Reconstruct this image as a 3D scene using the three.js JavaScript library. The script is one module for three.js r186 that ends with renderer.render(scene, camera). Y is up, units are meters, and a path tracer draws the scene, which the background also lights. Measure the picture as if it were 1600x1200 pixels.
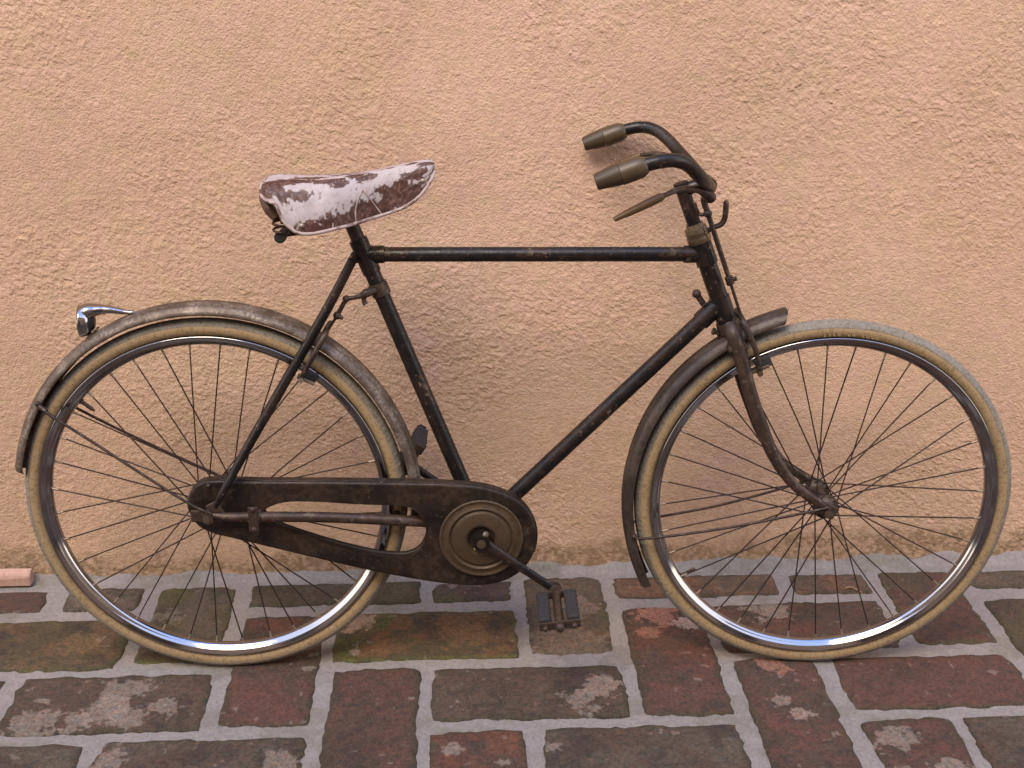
import * as THREE from 'three';
import { mergeGeometries } from 'three/addons/utils/BufferGeometryUtils.js';
import { RoundedBoxGeometry } from 'three/addons/geometries/RoundedBoxGeometry.js';
import { FontLoader } from 'three/addons/loaders/FontLoader.js';
import { TextGeometry } from 'three/addons/geometries/TextGeometry.js';

// ------------------------------------------------------------------ camera, sky, sun, exposure
const scene = new THREE.Scene();
const camera = new THREE.PerspectiveCamera(37.148, 4 / 3, 0.05, 200);
camera.position.set(0, 1.4419, 2.1726);
{
  const pitch = 0.424, yaw = 0.059;
  camera.lookAt(Math.sin(yaw) * Math.cos(pitch), 1.4419 - Math.sin(pitch), 2.1726 - Math.cos(yaw) * Math.cos(pitch));
  camera.rotateZ(0.0102);
}
const SUN = new THREE.Vector3(-0.28, 0.86, 0.50).normalize();
const SUN_COLOR = [1.0, 0.82, 0.58], SUN_POWER = 1.5, SUN_RADIUS = 60, EXPOSURE = 2.3;
const SKY_ZENITH = [0.22, 0.39, 0.88], SKY_HORIZON = [1.08, 0.98, 0.84], SKY_GAIN = 1.35;
{
  const w = 256, h = 128, d = new Float32Array(w * h * 4);
  for (let j = 0; j < h; j++) for (let i = 0; i < w; i++) {
    const el = ((j + 0.5) / h - 0.5) * Math.PI, s = Math.sin(el);
    const t = Math.pow(Math.max(0, s), 1.1), k = (j * w + i) * 4;
    for (let c = 0; c < 3; c++) {
      const v = SKY_HORIZON[c] + (SKY_ZENITH[c] - SKY_HORIZON[c]) * t;
      d[k + c] = SKY_GAIN * (s < 0 ? SKY_HORIZON[c] * 0.35 : v);
    }
    d[k + 3] = 1;
  }
  const sky = new THREE.DataTexture(d, w, h, THREE.RGBAFormat, THREE.FloatType);
  sky.mapping = THREE.EquirectangularReflectionMapping; sky.magFilter = THREE.LinearFilter; sky.minFilter = THREE.LinearFilter; sky.needsUpdate = true;
  scene.background = sky; scene.environment = sky;
}
const sun = new THREE.DirectionalLight(new THREE.Color().setRGB(...SUN_COLOR), SUN_POWER);
sun.position.copy(SUN).multiplyScalar(8); sun.castShadow = true; sun.shadow.radius = SUN_RADIUS;
sun.shadow.mapSize.set(2048, 2048);
Object.assign(sun.shadow.camera, { left: -3, right: 3, top: 3, bottom: -3, near: 0.5, far: 20 });
scene.add(sun, sun.target);
const renderer = new THREE.WebGLRenderer({ antialias: true });
renderer.toneMapping = THREE.LinearToneMapping; renderer.toneMappingExposure = EXPOSURE;
renderer.shadowMap.enabled = true; renderer.shadowMap.type = THREE.PCFSoftShadowMap;

// ------------------------------------------------------------------ helpers
let seed = 20240611;
const rnd = () => { seed = (seed * 1664525 + 1013904223) >>> 0; return seed / 4294967296; };
const V = (x, y, z = 0) => new THREE.Vector3(x, y, z);
const clamp = (x, a = 0, b = 1) => Math.min(b, Math.max(a, x));
const sstep = (a, b, x) => { const t = clamp((x - a) / (b - a)); return t * t * (3 - 2 * t); };
const mix = (a, b, t) => a + (b - a) * t;
const mix3 = (a, b, t) => [mix(a[0], b[0], t), mix(a[1], b[1], t), mix(a[2], b[2], t)];
const HASH = new Float32Array(65536);
for (let i = 0; i < 65536; i++) HASH[i] = rnd();
const hsh = (i, j, s) => HASH[(i * 7919 + j * 104729 + s * 31337) & 65535];
function vn(x, y, s = 0, per = 0) {                       // value noise, 0..1; per > 0 makes it tile
  let i = Math.floor(x), j = Math.floor(y); const fx = x - i, fy = y - j;
  let i1 = i + 1, j1 = j + 1;
  if (per) { i = ((i % per) + per) % per; j = ((j % per) + per) % per; i1 = ((i1 % per) + per) % per; j1 = ((j1 % per) + per) % per; }
  const u = fx * fx * (3 - 2 * fx), v = fy * fy * (3 - 2 * fy);
  const a = hsh(i, j, s), b = hsh(i1, j, s), c = hsh(i, j1, s), d = hsh(i1, j1, s);
  return a + (b - a) * u + (c - a) * v + (a - b - c + d) * u * v;
}
function fbm(x, y, oct = 4, s = 0, per = 0) {
  let t = 0, a = 0.5, n = 0;
  for (let o = 0; o < oct; o++) { t += a * vn(x, y, s + o * 17, per); n += a; x *= 2; y *= 2; per *= 2; a *= 0.5; }
  return t / n;
}
const toS = (c) => { c = clamp(c); return Math.round(255 * (c <= 0.0031308 ? 12.92 * c : 1.055 * Math.pow(c, 1 / 2.4) - 0.055)); };
function finish(t) {
  t.wrapS = t.wrapT = THREE.RepeatWrapping; t.magFilter = THREE.LinearFilter; t.minFilter = THREE.LinearMipmapLinearFilter;
  t.generateMipmaps = true; t.anisotropy = 8; t.needsUpdate = true; return t;
}
function colorTex(w, h, fn) {                             // fn(u, v) -> linear rgb
  const d = new Uint8Array(w * h * 4);
  for (let j = 0; j < h; j++) for (let i = 0; i < w; i++) {
    const c = fn((i + 0.5) / w, (j + 0.5) / h), k = (j * w + i) * 4;
    d[k] = toS(c[0]); d[k + 1] = toS(c[1]); d[k + 2] = toS(c[2]); d[k + 3] = 255;
  }
  const t = new THREE.DataTexture(d, w, h); t.colorSpace = THREE.SRGBColorSpace; return finish(t);
}
function greyTex(w, h, fn) {
  const d = new Uint8Array(w * h * 4);
  for (let j = 0; j < h; j++) for (let i = 0; i < w; i++) {
    const c = Math.round(255 * clamp(fn((i + 0.5) / w, (j + 0.5) / h))), k = (j * w + i) * 4;
    d[k] = d[k + 1] = d[k + 2] = c; d[k + 3] = 255;
  }
  return finish(new THREE.DataTexture(d, w, h));
}
const TILE = 0.25;                                        // metres per texture tile on the bicycle
function geoFrom(pos, uv, idx) {
  const g = new THREE.BufferGeometry();
  g.setAttribute('position', new THREE.Float32BufferAttribute(pos, 3));
  g.setAttribute('uv', new THREE.Float32BufferAttribute(uv, 2));
  g.setIndex(idx); g.computeVertexNormals(); return g;
}
function merge(list) {
  return mergeGeometries(list.map((g) => { const q = g.index ? g.toNonIndexed() : g.clone(); for (const k of Object.keys(q.attributes)) if (!['position', 'normal', 'uv'].includes(k)) q.deleteAttribute(k); return q; }));
}
// tube along a smooth path with a radius at each point; flat squashes the section along the third local axis
function sweep(pts, rad, { radial = 14, seg = 0, smooth = true, cap = true, flatN = null, flat = 1 } = {}) {
  pts = pts.map((p) => (p.isVector3 ? p : V(...p)));
  const m = pts.length, rads = Array.isArray(rad) ? rad : pts.map(() => rad);
  let P = pts, Rr = rads;
  if (smooth && m > 2) {
    const c = new THREE.CatmullRomCurve3(pts, false, 'centripetal'), n = seg || (m - 1) * 8; P = []; Rr = [];
    for (let i = 0; i <= n; i++) { const t = i / n, f = t * (m - 1), k = Math.min(m - 2, Math.floor(f)); P.push(c.getPoint(t)); Rr.push(mix(rads[k], rads[k + 1], f - k)); }
  }
  const n = P.length, pos = [], uv = [], idx = []; let nrm = null, len = 0;
  for (let i = 0; i < n; i++) {
    const T = P[Math.min(n - 1, i + 1)].clone().sub(P[Math.max(0, i - 1)]).normalize();
    if (!nrm) { nrm = Math.abs(T.z) < 0.9 ? V(0, 0, 1) : V(0, 1, 0); }
    nrm = nrm.clone().sub(T.clone().multiplyScalar(nrm.dot(T))).normalize();
    const B = T.clone().cross(nrm);
    if (i) len += P[i].distanceTo(P[i - 1]);
    for (let k = 0; k <= radial; k++) {
      const a = (k / radial) * Math.PI * 2, x = Math.cos(a) * Rr[i] * flat, y = Math.sin(a) * Rr[i];
      pos.push(P[i].x + nrm.x * x + B.x * y, P[i].y + nrm.y * x + B.y * y, P[i].z + nrm.z * x + B.z * y);
      uv.push(len / TILE, (a * Math.max(0.004, Rr[i])) / TILE);
    }
  }
  const w = radial + 1;
  for (let i = 0; i < n - 1; i++) for (let k = 0; k < radial; k++) { const a = i * w + k, b = a + w; idx.push(a, a + 1, b, b, a + 1, b + 1); }
  const g = geoFrom(pos, uv, idx);
  {                                                       // weld the seam normals
    const N = g.attributes.normal;
    for (let i = 0; i < n; i++) { const a = i * w, b = a + radial, v = V(N.getX(a) + N.getX(b), N.getY(a) + N.getY(b), N.getZ(a) + N.getZ(b)).normalize(); N.setXYZ(a, v.x, v.y, v.z); N.setXYZ(b, v.x, v.y, v.z); }
  }
  if (!cap) return g;
  const out = [g];
  for (const e of [0, n - 1]) {
    if (Rr[e] < 1e-4) continue;
    const cp = [P[e].x, P[e].y, P[e].z], cu = [0, 0], ci = [];
    for (let k = 0; k <= radial; k++) { const q = (e * w + k) * 3; cp.push(pos[q], pos[q + 1], pos[q + 2]); cu.push(0.01 * Math.cos(k), 0.01 * Math.sin(k)); }
    for (let k = 1; k <= radial; k++) e ? ci.push(0, k, k + 1) : ci.push(0, k + 1, k);
    out.push(geoFrom(cp, cu, ci));
  }
  return merge(out);
}
// a profile of [radius, offset] carried round an axle from angle a0 to a1; rf(angle, profile t) adds to the radius
function around(profile, a0, a1, n, cx, cy, { rf = null, closed = false, wf = null } = {}) {
  const pr = closed ? [...profile, profile[0]] : profile, m = pr.length, pos = [], uv = [], idx = [], s = [0];
  for (let k = 1; k < m; k++) s.push(s[k - 1] + Math.hypot(pr[k][0] - pr[k - 1][0], pr[k][1] - pr[k - 1][1]));
  const full = Math.abs(a1 - a0 - Math.PI * 2) < 1e-6;
  for (let i = 0; i <= n; i++) {
    const a = a0 + ((a1 - a0) * i) / n, ca = Math.cos(a), sa = Math.sin(a);
    for (let k = 0; k < m; k++) {
      const t = k / (m - 1), r = pr[k][0] + (rf ? rf(a, t, pr[k]) : 0), w = pr[k][1] + (wf ? wf(a, t) : 0);
      pos.push(cx + r * ca, cy + r * sa, w); uv.push((a * 0.35) / TILE, s[k] / TILE);
    }
  }
  for (let i = 0; i < n; i++) for (let k = 0; k < m - 1; k++) { const a = i * m + k, b = a + m; idx.push(a, b, a + 1, b, b + 1, a + 1); }
  const g = geoFrom(pos, uv, idx), N = g.attributes.normal;
  const weld = (a, b) => { const v = V(N.getX(a) + N.getX(b), N.getY(a) + N.getY(b), N.getZ(a) + N.getZ(b)).normalize(); N.setXYZ(a, v.x, v.y, v.z); N.setXYZ(b, v.x, v.y, v.z); };
  if (full) for (let k = 0; k < m; k++) weld(k, n * m + k);
  if (closed) for (let i = 0; i <= n; i++) weld(i * m, i * m + m - 1);
  return g;
}
function box(w, h, d, x, y, z, rz = 0, r = 0.002) {
  const g = new RoundedBoxGeometry(w, h, d, 2, Math.min(r, w / 2.2, h / 2.2, d / 2.2)); if (rz) g.rotateZ(rz); g.translate(x, y, z); return g;
}
function cyl(r, a, b, radial = 16, r2 = r) { return sweep([a, b], [r, r2], { radial, smooth: false }); }
function ball(r, p, n = 14) { const g = new THREE.SphereGeometry(r, n, Math.round(n * 0.7)); g.translate(...p); return g; }
const taken = {};
function numbered(name) { const k = (taken[name] = (taken[name] || 0) + 1); return k === 1 ? name : `${name}_${String(k - 1).padStart(3, '0')}`; }
function part(name, geo, mat, parent, label) {
  const m = new THREE.Mesh(geo, mat); m.name = numbered(name); m.castShadow = m.receiveShadow = true;
  if (label) m.userData.label = label;
  parent.add(m); return m;
}
function group(name, parent) { const g = new THREE.Group(); g.name = numbered(name); parent.add(g); return g; }

// ------------------------------------------------------------------ wall of rough stucco
function stuccoHeight(x, y) {                             // metres, relief of the trowelled render
  const big = (fbm(x * 5, y * 5, 3, 3) - 0.5) * 0.006;
  const rough = 0.36 + 1.0 * sstep(0.32, 0.74, fbm(x * 5.5 + 9, y * 5.5, 4, 40));
  const wx = x + (vn(x * 70, y * 70, 5) - 0.5) * 0.010, wy = y + (vn(x * 70, y * 70, 6) - 0.5) * 0.010;
  const a = vn(wx * 135, wy * 175, 7), b = vn(wx * 225, wy * 260, 8), m = vn(wx * 42, wy * 55, 10);
  const lump = sstep(0.38, 0.85, a);                      // scaly lumps with a soft top and a sharp lower lip
  return big + rough * (0.0007 * lump + 0.0008 * (b - 0.5) + 0.0006 * (m - 0.5) + 0.0007 * (hsh(Math.round(x * 417), Math.round(y * 417), 12) - 0.5));
}
const wall = group('stucco_wall', scene);
wall.userData = { label: 'rough peach stucco wall that the old bicycle leans against', category: 'wall' };
{
  const xs = [], ys = [], H = 0.0024;
  const fill = (arr, a, b, h) => { const n = Math.max(1, Math.round((b - a) / h)); for (let i = 0; i < n; i++) arr.push(a + ((b - a) * i) / n); };
  fill(xs, -5, -1.3, 0.04); fill(xs, -1.3, 1.6, H); fill(xs, 1.6, 5, 0.04); xs.push(5);
  fill(ys, -0.02, 1.42, H); fill(ys, 1.42, 4, 0.04); ys.push(4);
  const nx = xs.length, ny = ys.length, pos = new Float32Array(nx * ny * 3), uv = new Float32Array(nx * ny * 2), col = new Float32Array(nx * ny * 3), idx = new Uint32Array((nx - 1) * (ny - 1) * 6);
  let p = 0, q = 0;
  for (let j = 0; j < ny; j++) for (let i = 0; i < nx; i++) {
    const x = xs[i], y = ys[j], h = stuccoHeight(x, y);
    // the lumps sag: each point slides down a little in proportion to how far it stands out
    pos[p] = x; pos[p + 1] = y - h * 0.9; pos[p + 2] = h - 0.002;
    // splashed earth and algae on the foot of the wall (grainy, ragged edge)
    const edge = 0.045 + 0.085 * fbm(x * 7, 2.2, 4, 60) + 0.05 * (fbm(x * 30, y * 30, 3, 61) - 0.5);
    const dirt = sstep(0.0, 0.045, edge - y) * (0.35 + 0.65 * sstep(0.28, 0.68, fbm(x * 130, y * 130, 4, 62)));
    const bloom = sstep(0.42, 0.70, fbm(x * 3.1 + 4.4, y * 2.6 + 1.3, 5, 64)), pale = 0.925 + 0.075 * bloom;   // pale lime bloom in patches
    const c = mix3([pale, pale, pale * (0.97 + 0.03 * bloom)], [0.40, 0.40, 0.32], dirt * 0.9);
    col[p] = c[0]; col[p + 1] = c[1]; col[p + 2] = c[2];
    uv[q] = x / 1.6; uv[q + 1] = y / 1.6; p += 3; q += 2;
  }
  p = 0;
  for (let j = 0; j < ny - 1; j++) for (let i = 0; i < nx - 1; i++) { const a = j * nx + i, b = a + nx; idx[p++] = a; idx[p++] = a + 1; idx[p++] = b; idx[p++] = b; idx[p++] = a + 1; idx[p++] = b + 1; }
  const g = new THREE.BufferGeometry();
  g.setAttribute('position', new THREE.BufferAttribute(pos, 3)); g.setAttribute('uv', new THREE.BufferAttribute(uv, 2)); g.setAttribute('color', new THREE.BufferAttribute(col, 3));
  g.setIndex(new THREE.BufferAttribute(idx, 1)); g.computeVertexNormals();
  const map = colorTex(1024, 1024, (u, v) => {
    const a = fbm(u * 5, v * 5, 4, 71, 5), b = fbm(u * 9, v * 9, 4, 73, 9), f = fbm(u * 200, v * 200, 2, 75, 200), w = sstep(0.55, 0.75, fbm(u * 7, v * 7, 4, 77, 7));
    let c = mix3([0.610, 0.402, 0.273], [0.632, 0.420, 0.279], sstep(0.3, 0.7, a));
    c = mix3(c, [0.612, 0.400, 0.280], 0.5 * sstep(0.4, 0.75, b)); c = mix3(c, [0.645, 0.452, 0.312], 0.35 * w);
    const hue = vn(u * 110, v * 140, 78, 0) * 0.6 + vn(u * 40, v * 40, 79, 40) * 0.4; c = mix3(c, hue > 0.5 ? [0.635, 0.410, 0.312] : [0.585, 0.42, 0.25], Math.abs(hue - 0.5) * 1.5);
    const k = 0.88 + 0.24 * f; return [c[0] * k, c[1] * k, c[2] * k];
  });
  const bump = greyTex(2048, 2048, (u, v) => 0.55 * vn(u * 850, v * 850, 81, 850) + 0.45 * vn(u * 460, v * 460, 82, 460));
  const mat = new THREE.MeshStandardMaterial({ map, bumpMap: bump, bumpScale: 0.0014, roughness: 0.95, vertexColors: true });
  part('stucco_face', g, mat, wall);
  part('masonry_core', new THREE.BoxGeometry(10, 4.03, 0.3).translate(0, 1.985, -0.165), new THREE.MeshStandardMaterial({ color: new THREE.Color().setRGB(0.4, 0.3, 0.22), roughness: 0.95 }), wall);
}

// ------------------------------------------------------------------ pavement: herringbone bricks in cement
const ground = new THREE.Mesh(new THREE.PlaneGeometry(60, 60).rotateX(-Math.PI / 2).translate(0, -0.045, 0), new THREE.MeshStandardMaterial({ color: new THREE.Color().setRGB(0.2, 0.18, 0.16), roughness: 1 }));
ground.name = 'ground'; ground.userData.kind = 'structure'; ground.receiveShadow = true; scene.add(ground);
const pavement = group('pavement', scene); pavement.userData.kind = 'structure';
{
  const xs = [], zs = [];
  const fill = (arr, a, b, h) => { const n = Math.max(1, Math.round((b - a) / h)); for (let i = 0; i < n; i++) arr.push(a + ((b - a) * i) / n); };
  fill(xs, -5, -1.2, 0.05); fill(xs, -1.2, 1.5, 0.005); fill(xs, 1.5, 5, 0.05); xs.push(5);
  fill(zs, -0.02, 0.85, 0.005); fill(zs, 0.85, 5, 0.05); zs.push(5);
  const nx = xs.length, nz = zs.length, pos = [], uv = [], idx = [];
  for (let j = 0; j < nz; j++) for (let i = 0; i < nx; i++) {
    const x = xs[i], z = zs[j];
    const n = 0.0045 * (fbm(x * 22, z * 22, 4, 90) - 0.5) + 0.0012 * (vn(x * 160, z * 160, 95) - 0.5);
    const w = 0.012 + 0.02 * fbm(x * 9, 1.7, 3, 97);
    const fillet = 0.017 * sstep(w, 0, z) * (0.1 + 1.7 * fbm(x * 18, z * 18, 2, 98));
    pos.push(x, -0.0022 + n + fillet, z); uv.push(x / 0.8, z / 0.8);
  }
  for (let j = 0; j < nz - 1; j++) for (let i = 0; i < nx - 1; i++) { const a = j * nx + i, b = a + nx; idx.push(a, b, a + 1, b, b + 1, a + 1); }
  const map = colorTex(1024, 1024, (u, v) => {
    const a = fbm(u * 6, v * 6, 4, 101, 6), f = fbm(u * 160, v * 160, 3, 103, 160), s = sstep(0.56, 0.72, fbm(u * 12, v * 12, 4, 104, 12));
    let c = mix3([0.240, 0.213, 0.190], [0.292, 0.261, 0.234], a); c = mix3(c, [0.19, 0.17, 0.125], 0.6 * s);
    const pit = 1 - 0.22 * sstep(0.7, 0.95, vn(u * 330, v * 330, 109, 330)), k = (0.74 + 0.38 * f) * pit; return [c[0] * k, c[1] * k, c[2] * k];
  });
  const bump = greyTex(512, 512, (u, v) => fbm(u * 120, v * 120, 3, 106, 120));
  part('mortar', geoFrom(pos, uv, idx), new THREE.MeshStandardMaterial({ map, bumpMap: bump, bumpScale: 0.0012, roughness: 0.93 }), pavement);
}
const brickBump = greyTex(512, 512, (u, v) => 0.5 * fbm(u * 18, v * 18, 4, 111, 18) + 0.5 * fbm(u * 90, v * 90, 2, 113, 90));
const RED = [0.112, 0.055, 0.039], BROWN = [0.084, 0.055, 0.040], GREY = [0.098, 0.080, 0.059], TAN = [0.125, 0.090, 0.058], OLIVE = [0.080, 0.065, 0.034], DARK = [0.038, 0.031, 0.023], ORANGE = [0.135, 0.060, 0.036];
const LIME = [0.27, 0.23, 0.20], MOSS = [0.085, 0.095, 0.022], PINK = [0.36, 0.18, 0.13];
function brickTex(W, D, o, sd) {
  const w = Math.round(W * 900), h = Math.round(D * 900);
  return colorTex(w, h, (u, v) => {
    const x = u * W, y = v * D, a = fbm(x * 22, y * 26, 4, sd), b = fbm(x * 60, y * 70, 3, sd + 5), f = vn(x * 420, y * 420, sd + 7), f2 = vn(x * 190, y * 240, sd + 8);
    let c = mix3(o.a, o.b, sstep(0.32, 0.68, a));
    c = mix3(c, DARK, (o.dirt ?? 0.5) * sstep(0.42, 0.72, 0.6 * fbm(x * 15, y * 15, 4, sd + 11) + 0.4 * b));
    const e = Math.min(x, y, W - x, D - y) + 0.016 * (b - 0.5);
    c = mix3(c, mix3(DARK, MOSS, o.mossy ?? 0.25), 0.75 * sstep(0.017, 0.0, e));
    const n = fbm(x * 34, y * 40, 4, sd + 21), n2 = fbm(x * 120, y * 120, 3, sd + 23);
    for (const [cx, cy, r, col = LIME, k = 0.62] of o.patch || []) {
      const d = Math.hypot(x - cx * W, (y - cy * D) * 1.25) / r, m = sstep(-0.10, 0.22, 1 - d + 1.4 * (n - 0.5) + 1.3 * (n2 - 0.5));
      c = mix3(c, col, k * m);
    }
    const sp = sstep(0.80, 0.9, vn(x * 95, y * 95, sd + 31)) * sstep(0.52, 0.7, n); c = mix3(c, LIME, (o.specks ?? 0.45) * sp);
    const g = 0.36 + 0.50 * f + 0.38 * f2; const tint = vn(x * 150, y * 150, sd + 41) - 0.5; return [c[0] * g * (1.06 + 0.28 * tint), c[1] * g * 0.96, c[2] * g * (0.84 - 0.12 * tint)];
  });
}
const brickMat = (map) => new THREE.MeshStandardMaterial({ map, bumpMap: brickBump, bumpScale: 0.0016, roughness: 0.88 });
// bricks the photograph shows, by lattice cell (i, k): colours and the lime, moss and paint stains on them
const SEEN = {
  '-2,-1': { a: GREY, b: TAN, patch: [[0.4, 0.6, 0.03, MOSS, 0.3]] },
  '-1,-1': { a: GREY, b: [0.15, 0.12, 0.09] },
  '0,-1': { a: OLIVE, b: GREY, dirt: 0.55, mossy: 0.8, patch: [[0.25, 0.6, 0.035, [0.2, 0.19, 0.14], 0.5], [0.15, 0.85, 0.05, MOSS, 0.4]] },
  '1,-1': { a: GREY, b: OLIVE, dirt: 0.4 },
  '3,-1': { a: BROWN, b: GREY, patch: [[0.25, 0.75, 0.012], [0.15, 0.2, 0.03, MOSS, 0.4]] },
  '4,-1': { a: TAN, b: GREY, dirt: 0.45, mossy: 0.5, patch: [[0.7, 0.6, 0.04, [0.25, 0.2, 0.16], 0.5], [0.5, 0.12, 0.07, [0.2, 0.15, 0.11], 0.6]] },
  '5,-1': { a: TAN, b: [0.18, 0.10, 0.06], dirt: 0.4 },
  '7,-1': { a: TAN, b: [0.2, 0.11, 0.065], dirt: 0.4 },
  '8,-1': { a: BROWN, b: RED, dirt: 0.5, mossy: 0.7, patch: [[0.3, 0.9, 0.06, OLIVE, 0.6]] },
  '9,-1': { a: GREY, b: TAN },
  '-2,0': { a: OLIVE, b: [0.13, 0.085, 0.045], dirt: 0.7, mossy: 0.6, patch: [[0.75, 0.5, 0.04, [0.19, 0.13, 0.07], 0.5]] },
  '1,0': { a: BROWN, b: RED, dirt: 0.55, patch: [[0.5, 0.9, 0.035, ORANGE, 0.7], [0.86, 0.47, 0.014], [0.9, 0.6, 0.010]] },
  '2,0': { a: [0.15, 0.085, 0.04], b: OLIVE, dirt: 0.65, mossy: 0.9, patch: [[0.05, 0.25, 0.05, MOSS, 0.75], [0.22, 0.75, 0.04, MOSS, 0.7], [0.1, 0.82, 0.045, [0.33, 0.24, 0.18], 0.8], [0.13, 0.17, 0.013, LIME, 0.9], [0.7, 0.5, 0.06, [0.2, 0.12, 0.06], 0.5]] },
  '5,0': { a: RED, b: BROWN, dirt: 0.6, patch: [[0.45, 0.92, 0.05, PINK, 0.75], [0.8, 0.84, 0.028, [0.42, 0.33, 0.29], 0.8], [0.3, 0.75, 0.025, PINK, 0.5]] },
  '6,0': { a: BROWN, b: RED, dirt: 0.5, patch: [[0.36, 0.82, 0.045, LIME, 0.7]] },
  '9,0': { a: BROWN, b: OLIVE, dirt: 0.6, patch: [[0.4, 0.55, 0.03]] },
  '-1,1': { a: [0.10, 0.068, 0.047], b: BROWN, dirt: 0.7, patch: [[0.56, 0.72, 0.042], [0.5, 0.35, 0.045], [0.62, 0.25, 0.035], [0.17, 0.15, 0.05], [0.38, 0.18, 0.035], [0.78, 0.4, 0.03], [0.17, 0.55, 0.014]] },
  '2,1': { a: [0.088, 0.054, 0.038], b: [0.108, 0.055, 0.039], dirt: 0.6, patch: [[0.9, 0.73, 0.008]] },
  '3,1': { a: [0.098, 0.07, 0.05], b: BROWN, dirt: 0.65, patch: [[0.86, 0.5, 0.042, [0.36, 0.28, 0.22]], [0.76, 0.3, 0.04, LIME, 0.6], [0.91, 0.72, 0.015]] },
  '6,1': { a: RED, b: BROWN, dirt: 0.5, patch: [[0.5, 0.93, 0.03, PINK, 0.6], [0.45, 0.62, 0.017, [0.3, 0.24, 0.21]], [0.55, 0.5, 0.022, [0.33, 0.26, 0.22], 0.7]] },
  '7,1': { a: RED, b: [0.105, 0.056, 0.04], dirt: 0.55, patch: [[0.85, 0.62, 0.010]] },
  '-2,2': { a: RED, b: ORANGE, dirt: 0.4 }, '-3,2': { a: ORANGE, b: RED, dirt: 0.35 },
  '0,2': { a: GREY, b: BROWN, dirt: 0.6, patch: [[0.08, 0.7, 0.03], [0.9, 0.6, 0.035, LIME, 0.6]] },
  '3,2': { a: ORANGE, b: BROWN, dirt: 0.5, patch: [[0.25, 0.86, 0.02], [0.75, 0.75, 0.014], [0.1, 0.65, 0.01]] },
  '4,2': { a: GREY, b: BROWN, dirt: 0.65, patch: [[0.06, 0.7, 0.016]] },
  '7,2': { a: RED, b: BROWN, dirt: 0.5, patch: [[0.3, 0.82, 0.04], [0.2, 0.6, 0.025], [0.7, 0.62, 0.03, LIME, 0.7]] },
  '8,2': { a: BROWN, b: GREY, dirt: 0.55 },
};
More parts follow.
